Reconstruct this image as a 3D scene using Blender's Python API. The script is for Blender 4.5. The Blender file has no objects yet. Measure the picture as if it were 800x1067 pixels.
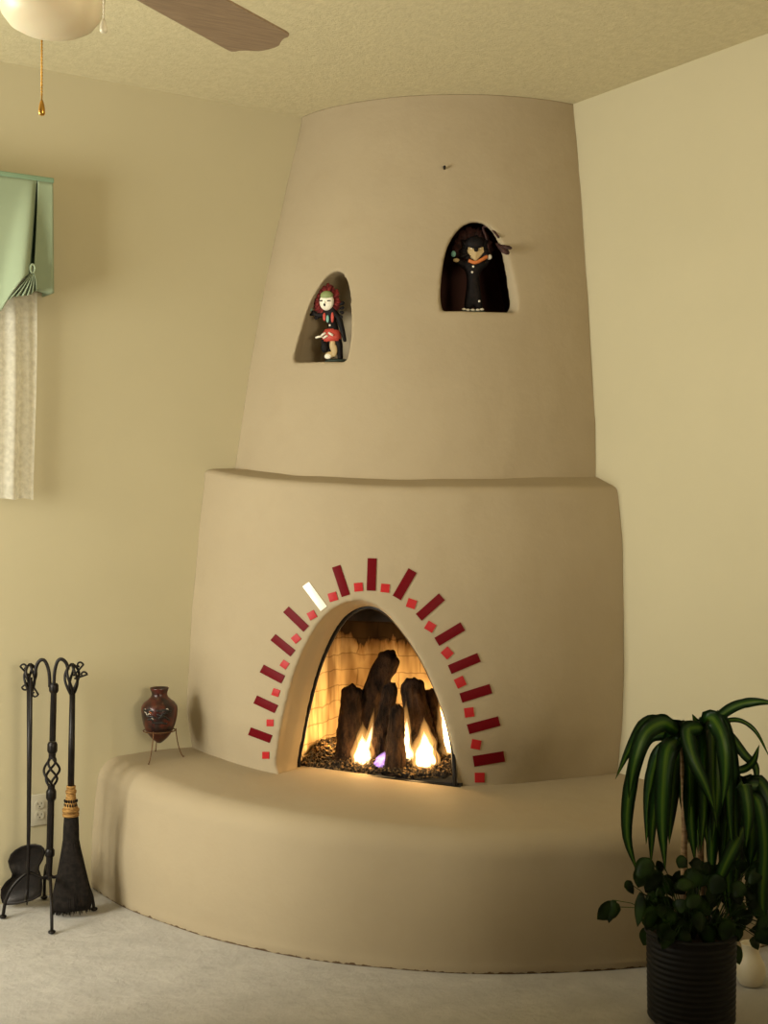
import bpy, bmesh, math, random
import numpy as np
from mathutils import Vector, Matrix, noise
from mathutils.bvhtree import BVHTree
random.seed(7)
PI = math.pi
COL = bpy.context.scene.collection

# ------------------------------------------------------------------ camera geometry (800 x 1067 frame)
FPX, CX, HY = 1349.0, 400.0, 510.0
CAM = Vector((-3.473, -4.586, 1.477))
FWD = Vector((.5573, .8303, 0)).normalized()
RGT = Vector((FWD.y, -FWD.x, 0))
UP = Vector((0, 0, 1))
def ray(x, y): return FWD + RGT * ((x - CX) / FPX) - UP * ((y - HY) / FPX)
def at_z(x, y, z):
    d = ray(x, y); return CAM + d * ((z - CAM.z) / d.z)
def at_y(x, y, Y=0.0):
    d = ray(x, y); return CAM + d * ((Y - CAM.y) / d.y)
def at_x(x, y, X=0.0):
    d = ray(x, y); return CAM + d * ((X - CAM.x) / d.x)
def at_t(x, y, t): return CAM + ray(x, y) * t
def at_plane(x, y, O, n):
    d = ray(x, y); return CAM + d * ((O - CAM).dot(n) / d.dot(n))

# ------------------------------------------------------------------ materials
def mat(name, color=(.8, .8, .8), rough=.6, metal=0.0, spec=.5, **kw):
    m = bpy.data.materials.new(name); m.use_nodes = True
    b = m.node_tree.nodes['Principled BSDF']
    b.inputs['Base Color'].default_value = (*color, 1)
    b.inputs['Roughness'].default_value = rough
    b.inputs['Metallic'].default_value = metal
    b.inputs['Specular IOR Level'].default_value = spec
    for k, v in kw.items(): b.inputs[k].default_value = v
    return m
def N(m, t, **props):
    n = m.node_tree.nodes.new(t)
    for k, v in props.items(): setattr(n, k, v)
    return n
def L(m, a, b): m.node_tree.links.new(a, b)
def bsdf(m): return m.node_tree.nodes['Principled BSDF']
def coords(m, kind='Object', scale=(1, 1, 1)):
    tc = N(m, 'ShaderNodeTexCoord'); mp = N(m, 'ShaderNodeMapping')
    mp.inputs['Scale'].default_value = scale
    L(m, tc.outputs[kind], mp.inputs['Vector']); return mp.outputs['Vector']
def noise_tex(m, vec, scale, detail=4, rough=.55):
    n = N(m, 'ShaderNodeTexNoise'); n.inputs['Scale'].default_value = scale
    n.inputs['Detail'].default_value = detail; n.inputs['Roughness'].default_value = rough
    L(m, vec, n.inputs['Vector']); return n.outputs['Fac']
def ramp(m, fac, stops):
    r = N(m, 'ShaderNodeValToRGB'); e = r.color_ramp.elements
    while len(e) < len(stops): e.new(.5)
    for k, (p, c) in enumerate(stops):
        e[k].position = p; e[k].color = (*c, 1) if len(c) == 3 else c
    L(m, fac, r.inputs['Fac']); return r.outputs['Color']
def bump(m, fac, strength=.3, dist=.01, prev=None):
    b = N(m, 'ShaderNodeBump'); b.inputs['Strength'].default_value = strength
    b.inputs['Distance'].default_value = dist
    L(m, fac, b.inputs['Height'])
    if prev is not None: L(m, prev, b.inputs['Normal'])
    return b.outputs['Normal']
def varied(name, c1, c2, scale, rough=.7, bscale=None, bstr=.2, bdist=.004, spec=.3, metal=0, lo=.35, hi=.65, stretch=(1, 1, 1)):
    m = mat(name, c1, rough, metal, spec); v = coords(m, 'Object', stretch)
    L(m, ramp(m, noise_tex(m, v, scale), [(lo, c1), (hi, c2)]), bsdf(m).inputs['Base Color'])
    if bscale: L(m, bump(m, noise_tex(m, v, bscale, 6, .6), bstr, bdist), bsdf(m).inputs['Normal'])
    return m

M_wall = varied('wall_paint', (.465, .41, .268), (.485, .428, .282), 1.5, .75, 160, .12, .002, .25)
M_ceil = varied('ceiling_texture', (.54, .475, .305), (.60, .53, .345), 30, .9, 75, .45, .006, .1)
def plaster(name, c1, c2, c3):
    m = mat(name, c1, .8, 0, .25); v = coords(m)
    a = ramp(m, noise_tex(m, v, 2.2, 3), [(.3, c1), (.7, c2)])
    st = ramp(m, noise_tex(m, v, 9, 5, .6), [(.5, (0, 0, 0)), (.75, (1, 1, 1))])
    mx = N(m, 'ShaderNodeMix', data_type='RGBA'); mx.inputs[7].default_value = (*c3, 1)
    mt = N(m, 'ShaderNodeMath', operation='MULTIPLY'); mt.inputs[1].default_value = .3
    L(m, st, mt.inputs[0]); L(m, mt.outputs[0], mx.inputs[0]); L(m, a, mx.inputs[6])
    out = mx.outputs[2]
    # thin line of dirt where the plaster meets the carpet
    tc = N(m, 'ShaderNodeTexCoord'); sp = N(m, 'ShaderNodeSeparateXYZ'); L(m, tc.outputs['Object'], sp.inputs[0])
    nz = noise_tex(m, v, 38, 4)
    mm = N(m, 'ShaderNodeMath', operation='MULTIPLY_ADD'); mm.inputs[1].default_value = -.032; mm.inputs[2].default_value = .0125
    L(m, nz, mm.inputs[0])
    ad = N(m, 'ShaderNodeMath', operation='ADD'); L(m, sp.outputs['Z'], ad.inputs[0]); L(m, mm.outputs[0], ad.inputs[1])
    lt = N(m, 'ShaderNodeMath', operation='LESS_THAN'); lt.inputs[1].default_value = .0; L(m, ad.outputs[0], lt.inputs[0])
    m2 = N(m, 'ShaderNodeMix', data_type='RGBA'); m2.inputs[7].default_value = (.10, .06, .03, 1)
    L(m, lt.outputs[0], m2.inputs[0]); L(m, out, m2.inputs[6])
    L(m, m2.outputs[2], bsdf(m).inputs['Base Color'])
    b1 = bump(m, noise_tex(m, v, 7, 4, .5), .35, .012)
    b2 = bump(m, noise_tex(m, v, 90, 5, .6), .15, .003, b1)
    L(m, b2, bsdf(m).inputs['Normal']); return m
M_plaster = plaster('adobe_plaster', (.33, .264, .172), (.355, .286, .187), (.31, .242, .152))
M_carpet = mat('carpet', (.5, .45, .4), .95, 0, .05)
v = coords(M_carpet)
cA = ramp(M_carpet, noise_tex(M_carpet, v, 420, 3), [(.3, (.48, .45, .415)), (.7, (.84, .80, .755))])
cB = ramp(M_carpet, noise_tex(M_carpet, v, 9, 4), [(.3, (.82, .82, .82)), (.7, (1, 1, 1))])
mx = N(M_carpet, 'ShaderNodeMix', data_type='RGBA', blend_type='MULTIPLY'); mx.inputs[0].default_value = 1
L(M_carpet, cA, mx.inputs[6]); L(M_carpet, cB, mx.inputs[7]); L(M_carpet, mx.outputs[2], bsdf(M_carpet).inputs['Base Color'])
bb = bump(M_carpet, noise_tex(M_carpet, v, 420, 3), .8, .012); bb = bump(M_carpet, noise_tex(M_carpet, v, 30, 4), .5, .02, bb)
L(M_carpet, bb, bsdf(M_carpet).inputs['Normal'])

M_iron = varied('wrought_iron', (.006, .0045, .004), (.014, .010, .009), 40, .42, 120, .3, .002, .5, .6)
M_white = mat('white_paint', (.8, .78, .7), .4)
M_tile = mat('red_tile', (.115, .003, .006), .45, 0, .06)
M_tile_sq = mat('bright_red_tile', (.38, .018, .020), .42, 0, .14)
M_tile_glare = mat('glare_tile', (.80, .76, .62), .3, 0, .5)  # window glare on one tile, painted in as a cream colour
M_metal = mat('black_steel', (.012, .011, .012), .35, .4)
M_soot = varied('sooty_steel', (.012, .010, .010), (.03, .024, .02), 12, .8)

# ------------------------------------------------------------------ mesh helpers
def link(name, mesh, parent=None, smooth=True, m=None):
    o = bpy.data.objects.new(name, mesh); COL.objects.link(o)
    if m is not None: mesh.materials.append(m)
    if smooth:
        for p in mesh.polygons: p.use_smooth = True
    if parent is not None:
        o.parent = parent
        o.matrix_parent_inverse = Matrix.Translation(-parent.location) if parent.type == 'EMPTY' else parent.matrix_world.inverted()
    return o
def obj(name, bm, m, parent=None, smooth=True, sharp=None):
    me = bpy.data.meshes.new(name)
    bmesh.ops.recalc_face_normals(bm, faces=bm.faces[:])
    if sharp:
        for e in bm.edges:
            if len(e.link_faces) == 2 and e.calc_face_angle(0) > math.radians(sharp): e.smooth = False
    bm.to_mesh(me); bm.free()
    return link(name, me, parent, smooth, m)
def thing(name, label, cat, loc, group=None):
    o = bpy.data.objects.new(name, None); COL.objects.link(o); o.location = loc
    o.empty_display_size = .1; o['label'] = label; o['category'] = cat
    if group: o['group'] = group
    return o
def tag(o, label=None, cat=None, group=None, kind=None):
    if label: o['label'] = label
    if cat: o['category'] = cat
    if group: o['group'] = group
    if kind: o['kind'] = kind
    return o
def box(bm, lo, hi, bevel=0, seg=2, M=None):
    r = bmesh.ops.create_cube(bm, size=1); vs = r['verts']
    lo, hi = Vector(lo), Vector(hi)
    for q in vs:
        q.co = Vector(((q.co.x + .5) * (hi.x - lo.x) + lo.x, (q.co.y + .5) * (hi.y - lo.y) + lo.y, (q.co.z + .5) * (hi.z - lo.z) + lo.z))
    if bevel:
        es = list({e for q in vs for e in q.link_edges})
        r2 = bmesh.ops.bevel(bm, geom=es, offset=bevel, segments=seg, affect='EDGES', profile=.6)
        vs = list({q for f in r2['faces'] for q in f.verts} | {q for q in vs if q.is_valid})
    if M is not None: bmesh.ops.transform(bm, matrix=M, verts=vs)
    return vs
def frames(pts):
    pts = [Vector(p) for p in pts]; T = []
    for i in range(len(pts)):
        a = pts[max(i - 1, 0)]; b = pts[min(i + 1, len(pts) - 1)]; T.append((b - a).normalized())
    nrm = T[0].orthogonal().normalized(); out = []
    for i, t in enumerate(T):
        nrm = (nrm - t * nrm.dot(t))
        nrm = nrm.normalized() if nrm.length > 1e-6 else t.orthogonal().normalized()
        out.append((pts[i], t, nrm, t.cross(nrm)))
    return out
def tube(bm, pts, r, seg=10, cap=True, fn=None):
    fr = frames(pts); rings = []
    for i, (p, t, a, b) in enumerate(fr):
        rr = r[i] if isinstance(r, (list, tuple)) else r
        ring = []
        for k in range(seg):
            th = 2 * PI * k / seg; q = rr * (fn(i / (len(fr) - 1), th) if fn else 1)
            ring.append(bm.verts.new(p + (a * math.cos(th) + b * math.sin(th)) * q))
        rings.append(ring)
    for i in range(len(rings) - 1):
        for k in range(seg):
            bm.faces.new((rings[i][k], rings[i][(k + 1) % seg], rings[i + 1][(k + 1) % seg], rings[i + 1][k]))
    if cap:
        bm.faces.new(rings[0][::-1]); bm.faces.new(rings[-1])
    return rings
def spline(pts, n=24):
    P = [Vector(p) for p in pts]; P = [P[0] * 2 - P[1]] + P + [P[-1] * 2 - P[-2]]; out = []
    segs = len(P) - 3
    for i in range(n + 1):
        u = i / n * segs; k = min(int(u), segs - 1); t = u - k
        a, b, c, d = P[k:k + 4]
        out.append(.5 * ((2 * b) + (c - a) * t + (2 * a - 5 * b + 4 * c - d) * t * t + (3 * b - a - 3 * c + d) * t ** 3))
    return out
def lathe(bm, prof, seg=32, c=(0, 0, 0), cap=True):
    c = Vector(c); rings = []
    for r, z in prof:
        if r < 1e-6: rings.append([bm.verts.new(c + Vector((0, 0, z)))])
        else: rings.append([bm.verts.new(c + Vector((r * math.cos(2 * PI * k / seg), r * math.sin(2 * PI * k / seg), z))) for k in range(seg)])
    for A, B in zip(rings, rings[1:]):
        for k in range(seg):
            k2 = (k + 1) % seg
            if len(A) == 1 and len(B) == 1: continue
            if len(A) == 1: bm.faces.new((A[0], B[k2], B[k]))
            elif len(B) == 1: bm.faces.new((A[k], A[k2], B[0]))
            else: bm.faces.new((A[k], A[k2], B[k2], B[k]))
    if cap:
        if len(rings[0]) > 1: bm.faces.new(rings[0][::-1])
        if len(rings[-1]) > 1: bm.faces.new(rings[-1])
    return [q for R in rings for q in R]
def ball(bm, c, r, seg=14, rot=None):
    vs = bmesh.ops.create_uvsphere(bm, u_segments=seg, v_segments=max(6, seg * 2 // 3), radius=1)['verts']
    r = Vector((r, r, r)) if not hasattr(r, '__len__') else Vector(r)
    M = Matrix.Translation(Vector(c)) @ (rot.to_4x4() if rot is not None else Matrix.Identity(4)) @ Matrix.Diagonal((*r, 1))
    bmesh.ops.transform(bm, matrix=M, verts=vs); return vs
def basis(u, v, w, o=(0, 0, 0)):
    M = Matrix.Identity(4)
    for k, a in enumerate((u, v, w)):
        for j in range(3): M[j][k] = a[j]
    for j in range(3): M[j][3] = o[j]
    return M

# ------------------------------------------------------------------ room shell
M_dark_wall = varied('dark_unseen_wall', (.09, .055, .03), (.14, .085, .045), 8, .6, stretch=(6, 6, .5))  # unseen walls coloured dark to cut bounced light
X0, Y0, HT, WT = -4.6, -6.6, 3.0, .14
def slab(name, boxes, m):
    bm = bmesh.new()
    for lo, hi in boxes: box(bm, lo, hi)
    return tag(obj(name, bm, m, smooth=False), kind='structure')
slab('floor', [((X0 - WT, Y0 - WT, -.1), (WT, WT, 0))], M_carpet)
slab('ceiling', [((X0 - WT, Y0 - WT, HT), (WT, WT, HT + .1))], M_ceil)
slab('wall_right', [((0, Y0 - WT, 0), (WT, WT, HT))], M_wall)
W1 = (-3.45, -2.1, .75, 2.45)       # window in the left wall, just beyond the frame
slab('wall_left', [((X0, 0, 0), (W1[0], WT, HT)), ((W1[1], 0, 0), (0, WT, HT)),
                   ((W1[0], 0, 0), (W1[1], WT, W1[2])), ((W1[0], 0, W1[3]), (W1[1], WT, HT))], M_wall)
W2 = (-1.65, -.35, .80, 2.35)        # window in the side wall, far left
slab('wall_side', [((X0 - WT, Y0, 0), (X0, W2[0], HT)), ((X0 - WT, W2[1], 0), (X0, WT, HT)),
                   ((X0 - WT, W2[0], 0), (X0, W2[1], W2[2])), ((X0 - WT, W2[0], W2[3]), (X0, W2[1], HT))], M_dark_wall)
W3 = (-2.9, -1.3, 1.0, 2.3)         # added opening behind the camera, for fill light
slab('wall_back', [((X0 - WT, Y0 - WT, 0), (W3[0], Y0, HT)), ((W3[1], Y0 - WT, 0), (WT, Y0, HT)),
                   ((W3[0], Y0 - WT, 0), (W3[1], Y0, W3[2])), ((W3[0], Y0 - WT, W3[3]), (W3[1], Y0, HT))], M_dark_wall)
def win_frame(name, lo, hi, axis):
    bm = bmesh.new(); w = .05; lo, hi = Vector(lo), Vector(hi)
    def bar(u0, u1, z0, z1):
        a, b = lo.copy(), hi.copy(); a[axis], b[axis] = u0, u1; a.z, b.z = z0, z1; box(bm, a, b, .004, 1)
    u0, u1, z0, z1 = lo[axis], hi[axis], lo.z, hi.z; um = (u0 + u1) / 2
    bar(u0, u0 + w, z0, z1); bar(u1 - w, u1, z0, z1); bar(u0, u1, z0, z0 + w); bar(u0, u1, z1 - w, z1); bar(um - .02, um + .02, z0, z1)
    tag(obj(name, bm, M_white, smooth=False), kind='structure')
win_frame('window_1', (W1[0], .05, W1[2]), (W1[1], .10, W1[3]), 0)
win_frame('fill_opening_frame', (W3[0], Y0 - .10, W3[2]), (W3[1], Y0 - .05, W3[3]), 0)  # unseen frame of the added fill opening
win_frame('window_2', (X0 - .10, W2[0], W2[2]), (X0 - .05, W2[1], W2[3]), 1)

# ------------------------------------------------------------------ kiva fireplace
fire = thing('kiva_fireplace', 'tan plastered rounded corner fireplace with arched opening, two niches and raised hearth', 'fireplace', (0, 0, 0))
def sup(phi, a, b, n): return (abs(math.cos(phi) / a) ** n + abs(math.sin(phi) / b) ** n) ** (-1 / n)
ip = lambda x, xs, ys: float(np.interp(x, xs, ys))
def prm(z, which):
    if which == 'low':
        a = ip(z, [.2, .47, .62, .75, 1.0, 1.3, 1.55], [1.26, 1.29, 1.314, 1.308, 1.292, 1.262, 1.232])
        b = ip(z, [.2, .4, .57, .79, 1.0, 1.3, 1.5], [.97, 1.0, 1.025, 1.036, 1.036, 1.025, 1.0]); n = ip(z, [.4, 1.5], [2.45, 2.2])
    else:
        a = ip(z, [1.2, 1.56, 2.01, 2.465, 2.725, 3.0], [1.15, 1.104, 1.032, .931, .865, .797])
        b = ip(z, [1.2, 1.525, 1.737, 2.19, 2.645, 3.0], [.89, .884, .879, .841, .797, .752]); n = ip(z, [1.5, 3.0], [2.15, 1.92])
    return a, b, n
NP = 72
PH = [PI / 2 * i / (NP - 1) for i in range(NP)]
EXT = .05
def ring_solid(bm, rings, drop=0.0):
    """rings: list of functions phi -> (r, z); builds a closed solid reaching EXT into the corner walls"""
    vr = []
    for fn in rings:
        ps = [(fn(p)[0], p, fn(p)[1]) for p in PH]
        P = [Vector((-r * math.cos(p), -r * math.sin(p), z)) for r, p, z in ps]
        first, last = P[0], P[-1]
        P = [Vector((first.x, EXT, first.z))] + P + [Vector((EXT, last.y, last.z)), Vector((EXT, EXT, min(first.z, last.z) - drop))]
        vr.append([bm.verts.new(p) for p in P])
    n = len(vr[0])
    for A, B in zip(vr, vr[1:]):
        for k in range(n): bm.faces.new((A[k], A[(k + 1) % n], B[(k + 1) % n], B[k]))
    for R, flip in ((vr[0], 1), (vr[-1], 0)):
        c = bm.verts.new(sum((q.co for q in R), Vector()) / n)
        for k in range(n): bm.faces.new((R[k], R[(k + 1) % n], c))
    bmesh.ops.recalc_face_normals(bm, faces=bm.faces[:])
fr_ = lambda phi: phi / (PI / 2)
crease_z = lambda p: ip(fr_(p), [0, .22, .5, 1], [1.561, 1.528, 1.513, 1.527])
outer_z = lambda p: ip(fr_(p), [0, .12, .3, .5, 1], [1.556, 1.530, 1.505, 1.489, 1.492])
def r_at(p, z, which): return sup(p, *prm(z, which))
low_rings = []
for k in range(50):
    u = k / 49
    low_rings.append(lambda p, u=u: (lambda z: (r_at(p, z, 'low'), z))(.20 + (outer_z(p) - .028 - .20) * u))
for k in range(1, 6):
    th = k / 5 * PI / 2 * .9
    low_rings.append(lambda p, th=th: (r_at(p, 1.48, 'low') - .028 * (1 - math.cos(th)), outer_z(p) - .028 + .028 * math.sin(th)))
for u in (.5, 1.0):
    low_rings.append(lambda p, u=u: ((r_at(p, 1.48, 'low') - .028) * (1 - u) + r_at(p, 1.53, 'up') * u, outer_z(p) * (1 - u) + crease_z(p) * u))
low_rings.append(lambda p: (.35, crease_z(p) + .01))
up_rings = [(lambda p, z=z: (r_at(p, z, 'up'), z)) for z in np.linspace(1.42, 3.04, 60)]

# --- openings: frames (origin, outward normal) and outlines traced on real planes in the wall
def arch_loft(name, layers):
    bm = bmesh.new(); vr = [[bm.verts.new(p) for p in l] for l in layers]; n = len(vr[0])
    for A, B in zip(vr, vr[1:]):
        for k in range(n): bm.faces.new((A[k], A[(k + 1) % n], B[(k + 1) % n], B[k]))
    bm.faces.new(vr[0]); bm.faces.new(vr[-1][::-1])
    bmesh.ops.recalc_face_normals(bm, faces=bm.faces[:])
    bmesh.ops.triangulate(bm, faces=[f for f in bm.faces if len(f.verts) > 4])
    me = bpy.data.meshes.new(name); bm.to_mesh(me); bm.free()
    return bpy.data.objects.new(name, me)
def resample(pts, n):
    P = [Vector(p) for p in spline(pts, 200)]; d = [0]
    for a, b in zip(P, P[1:]): d.append(d[-1] + (b - a).length)
    out = []
    for k in range(n):
        s = d[-1] * k / (n - 1); j = min(np.searchsorted(d, s, 'right') - 1, len(P) - 2)
        out.append(P[j].lerp(P[j + 1], (s - d[j]) / max(d[j + 1] - d[j], 1e-9)))
    return out
def grow(pts, g, n, base=None):
    """in-plane outward growth of an outline about its centroid normals"""
    c = sum(pts, Vector()) / len(pts); out = []
    for k, p in enumerate(pts):
        t = pts[(k + 1) % len(pts)] - pts[k - 1]
        o = t.cross(n).normalized()
        if o.dot(p - c) < 0: o.negate()
        q = p + o * g
        out.append(q)
    if base is not None:
        for q in out: q.z = max(q.z, base)
    return out
def make_solid(name, rings, cutters, vox, its, amp, seed):
    bm = bmesh.new(); ring_solid(bm, rings)
    me = bpy.data.meshes.new(name + '_raw'); bm.to_mesh(me); bm.free()
    o = bpy.data.objects.new(name + '_raw', me); COL.objects.link(o)
    for c in cutters:
        COL.objects.link(c); md = o.modifiers.new('b', 'BOOLEAN'); md.object = c; md.operation = 'DIFFERENCE'; md.solver = 'EXACT'
    md = o.modifiers.new('r', 'REMESH'); md.mode = 'VOXEL'; md.voxel_size = vox
    md = o.modifiers.new('s', 'SMOOTH'); md.factor = .5; md.iterations = its
    dg = bpy.context.evaluated_depsgraph_get(); dg.update()
    out = bpy.data.meshes.new_from_object(o.evaluated_get(dg)); out.name = name
    for c in cutters: bpy.data.objects.remove(c)
    bpy.data.objects.remove(o)
    sd = Vector((seed, seed * 1.7, seed * .3))
    for q, nr in zip(out.vertices, [Vector(x.normal) for x in out.vertices]):
        p = q.co + nr * (amp * noise.noise(q.co * 3.1 + sd) + amp * .5 * noise.noise(q.co * 8 + sd))
        q.co = (min(p.x, -.0005), min(p.y, -.0005), min(p.z, HT - .0005))
    return out

# fire opening
zL, zR = .445, .425
FO_L, FO_R = at_z(310, 801, zL), at_z(473, 819, zR)
FU = (FO_R - FO_L); FU.z = 0; FU.normalize(); FN = Vector((FU.y, -FU.x, 0))      # u to the right, n outward
if FN.dot(CAM - FO_L) < 0: FN.negate()
FO = (FO_L + FO_R) / 2 
fire_px = [(310, 803), (311, 790), (315, 770), (324.4, 725), (335.6, 687.5), (352.5, 653.8), (367.5, 638), (385, 632.4), (401.3, 638.5),
           (416.3, 653.8), (435, 680), (450, 710), (463, 743.8), (470.6, 777.5), (473, 805), (473.5, 822)]
fire_in = resample([at_plane(x, y, FO, FN) for x, y in fire_px], 40)
for q in (fire_in[0], fire_in[-1]): q.z = .40
wide_in = []
for p, q in zip(fire_in, grow(fire_in, .05, FN, .40)):
    k = max(0, min(1, (.18 - (p - FO).dot(FU)) / .2)); wide_in.append(p.lerp(q, k))
def shift(pts, d): return [p + FN * d for p in pts]
base = .40
lay = [shift(grow(fire_in, .05, FN, base), .30), shift(grow(fire_in, .032, FN, base), .10), shift(grow(fire_in, .014, FN, base), .06), fire_in, shift(wide_in, -.035), shift(wide_in, -.15)]
cut1 = arch_loft('c1', lay)
CAVW, CAVB, CAVD0, CAVD1, CAVZ = .37, .31, -.11, -.50, 1.06
def fb(u, d, z): return Vector((FO.x, FO.y, 0)) + FU * u + FN * d + UP * z
bm = bmesh.new()
vs = [bm.verts.new(fb(u, d, z)) for z in (.40, CAVZ + .04) for u, d in ((-CAVW, CAVD0 - .02), (CAVW, CAVD0 - .02), (CAVB + .03, CAVD1 - .03), (-CAVB - .03, CAVD1 - .03))]
bm.faces.new(vs[:4]); bm.faces.new(vs[4:])
for k in range(4): bm.faces.new((vs[k], vs[(k + 1) % 4], vs[4 + (k + 1) % 4], vs[4 + k]))
bmesh.ops.recalc_face_normals(bm, faces=bm.faces[:])
me = bpy.data.meshes.new('c2'); bm.to_mesh(me); bm.free(); cut2 = bpy.data.objects.new('c2', me)
low_mesh = make_solid('firebox_body', low_rings, [cut1, cut2], .009, 7, .004, 1.3)
low = link('firebox_body', low_mesh, fire, True, M_plaster)

# niches
def surf_hit(px, py, which):
    d = ray(px, py); t = 3.5; 
    for _ in range(4000):
        p = CAM + d * t
        if math.hypot(p.x, p.y) < r_at(math.atan2(-p.y, -p.x), p.z, which): break
        t += .001
    phi = math.atan2(-p.y, -p.x); a, b, n = prm(p.z, which)
    g = Vector((-(abs(p.x) / a) ** (n - 1) / a, -(abs(p.y) / b) ** (n - 1) / b, 0)).normalized()
    return p, g
def niche(name, cpx, outer_px, inner_px, depth, spread, d_in, turn):
    p, n = surf_hit(*cpx, 'up')
    n = (Matrix.Rotation(turn, 3, 'Z') @ n).normalized()
    outer = resample([at_plane(x, y, p, n) for x, y in outer_px], 36)
    inner = resample([at_plane(x, y, p - n * d_in, n) for x, y in inner_px], 36)
    bz = min(q.z for q in inner)
    for q in outer + inner: q.z = max(q.z, bz)
    wide = grow(inner, spread, n, bz)
    L_ = [[q + n * .20 for q in grow(outer, .045, n, bz)], [q + n * .02 for q in outer], inner, [q - n * (.03) for q in wide], [q - n * (depth) for q in wide]]
    return arch_loft(name, L_), p, n, bz, inner
nl_out = [(308, 378), (309.5, 366), (314, 345), (321, 318), (330, 297), (340, 285), (349, 281), (357, 286), (363, 298), (367, 320), (368, 345), (366, 365), (363.5, 378)]
nl_in = [(309, 378), (311, 366), (315.5, 345), (322, 319), (331, 299), (340, 287), (348, 283), (355, 287), (361, 299), (365, 320), (366, 345), (364.5, 365), (362, 378)]
cutL, nLp, nLn, nLz, nLi = niche('c3', (338, 335), nl_out, nl_in, .19, .006, .02, 0.0)
nr_out = [(458, 328), (457, 312), (458, 295), (462, 265), (470, 245), (482, 232), (496, 227), (512, 231), (526, 244), (536, 268), (541, 295), (542, 315), (540, 328)]
nr_in = [(462, 326.5), (459, 315), (459, 300), (463, 270), (470, 252), (480, 239), (492, 233.5), (504, 236.5), (514, 247), (522, 270), (527, 297), (530, 315), (529, 326.5)]
cutR, nRp, nRn, nRz, nRi = niche('c4', (495, 285), nr_out, nr_in, .30, .06, .05, 0.0)
# plug for the old nail hole
up_mesh = make_solid('chimney_breast', up_rings, [cutL, cutR], .008, 6, .004, 5.1)
upb = link('chimney_breast', up_mesh, fire, True, M_plaster)
up_mesh.materials.append(varied('dark_red_niche', (.05, .016, .010), (.065, .022, .013), 6, .85))
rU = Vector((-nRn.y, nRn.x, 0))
for f in up_mesh.polygons:                          # dark red brown colour on faces inside the right niche
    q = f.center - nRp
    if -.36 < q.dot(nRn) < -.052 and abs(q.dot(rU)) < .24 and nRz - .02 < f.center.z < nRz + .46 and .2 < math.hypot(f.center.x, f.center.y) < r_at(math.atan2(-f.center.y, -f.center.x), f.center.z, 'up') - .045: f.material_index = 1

# raised hearth
hz = lambda p: ip(fr_(p), [0, .10, .25, .6, 1], [.478, .470, .449, .421, .402])
hr = lambda p: sup(p, 1.70, 1.80, 2.12) + .012 * noise.noise(Vector((p * 5, 3.3, 0)))
HRD = .085
h_rings = [(lambda p: (hr(p) - .002, 0.0)), (lambda p: (hr(p) + .003, .02))]
for u in np.linspace(.08, 1, 16): h_rings.append(lambda p, u=u: (hr(p) - .018 * u + .012 * math.sin(PI * u), (hz(p) - HRD) * u))
for k in range(1, 11):
    th = PI / 2 * k / 10
    h_rings.append(lambda p, th=th: (hr(p) - .018 - HRD * (1 - math.cos(th)), hz(p) - HRD + HRD * math.sin(th)))
for u in np.linspace(.04, 1, 24): h_rings.append(lambda p, u=u: ((hr(p) - .018 - HRD) * (1 - u) + .6 * u, hz(p) + .004 * math.sin(PI * min(1, u * 3))))
bm = bmesh.new(); ring_solid(bm, h_rings, .04)
for q in bm.verts:
    a = 0 if q.co.z < .01 else .006
    d = Vector((q.co.x, q.co.y, 0)).normalized()
    q.co += (d * noise.noise(q.co * 3.3 + Vector((9, 2, 4))) + UP * noise.noise(q.co * 2.7) * .7) * a
    q.co = (min(q.co.x, -.0005), min(q.co.y, -.0005), max(q.co.z, 0))
bmesh.ops.remove_doubles(bm, verts=bm.verts[:], dist=.001)
bmesh.ops.dissolve_degenerate(bm, edges=bm.edges[:], dist=.0005)
hearth = obj('hearth_bench', bm, M_plaster, fire, True, 45)

# firebox lining: back, angled sides, floor and sooty hood
bm = bmesh.new(); uvl = bm.loops.layers.uv.new('UVMap')
FZ = .432
prof = [(-CAVW + .01, -.045), (-CAVB, CAVD1 + .02), (CAVB, CAVD1 + .02), (CAVW - .03, -.10)]
acc = 0; us = [0]
for a, b in zip(prof, prof[1:]): acc += math.hypot(b[0] - a[0], b[1] - a[1]); us.append(acc)
NZ = 14
for k in range(3):
    for s in range(10):
        for j in range(NZ):
            q = []
            for (ss, jj) in ((s, j), (s + 1, j), (s + 1, j + 1), (s, j + 1)):
                f = ss / 10; z = FZ - .03 + (CAVZ - FZ + .03) * jj / NZ
                u = prof[k][0] * (1 - f) + prof[k + 1][0] * f; d = prof[k][1] * (1 - f) + prof[k + 1][1] * f
                q.append((bm.verts.new(fb(u, d, z)), (us[k] * (1 - f) + us[k + 1] * f, z)))
            fc = bm.faces.new([x[0] for x in q])
            for lp, x in zip(fc.loops, q): lp[uvl].uv = x[1]
bmesh.ops.remove_doubles(bm, verts=bm.verts[:], dist=1e-5)
M_brick = mat('firebrick', (.6, .5, .3), .85, 0, .15)
tc = N(M_brick, 'ShaderNodeTexCoord'); br = N(M_brick, 'ShaderNodeTexBrick')
br.inputs['Scale'].default_value = 1; br.inputs['Brick Width'].default_value = .17; br.inputs['Row Height'].default_value = .062
br.inputs['Mortar Size'].default_value = .0028; br.inputs['Mortar Smooth'].default_value = .3
br.inputs['Color1'].default_value = (.62, .50, .30, 1); br.inputs['Color2'].default_value = (.52, .40, .23, 1); br.inputs['Mortar'].default_value = (.36, .27, .15, 1)
nv = N(M_brick, 'ShaderNodeTexNoise'); nv.inputs['Scale'].default_value = 14; L(M_brick, tc.outputs['UV'], nv.inputs['Vector'])
mxv = N(M_brick, 'ShaderNodeMix', data_type='VECTOR'); mxv.inputs[0].default_value = .03
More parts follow.
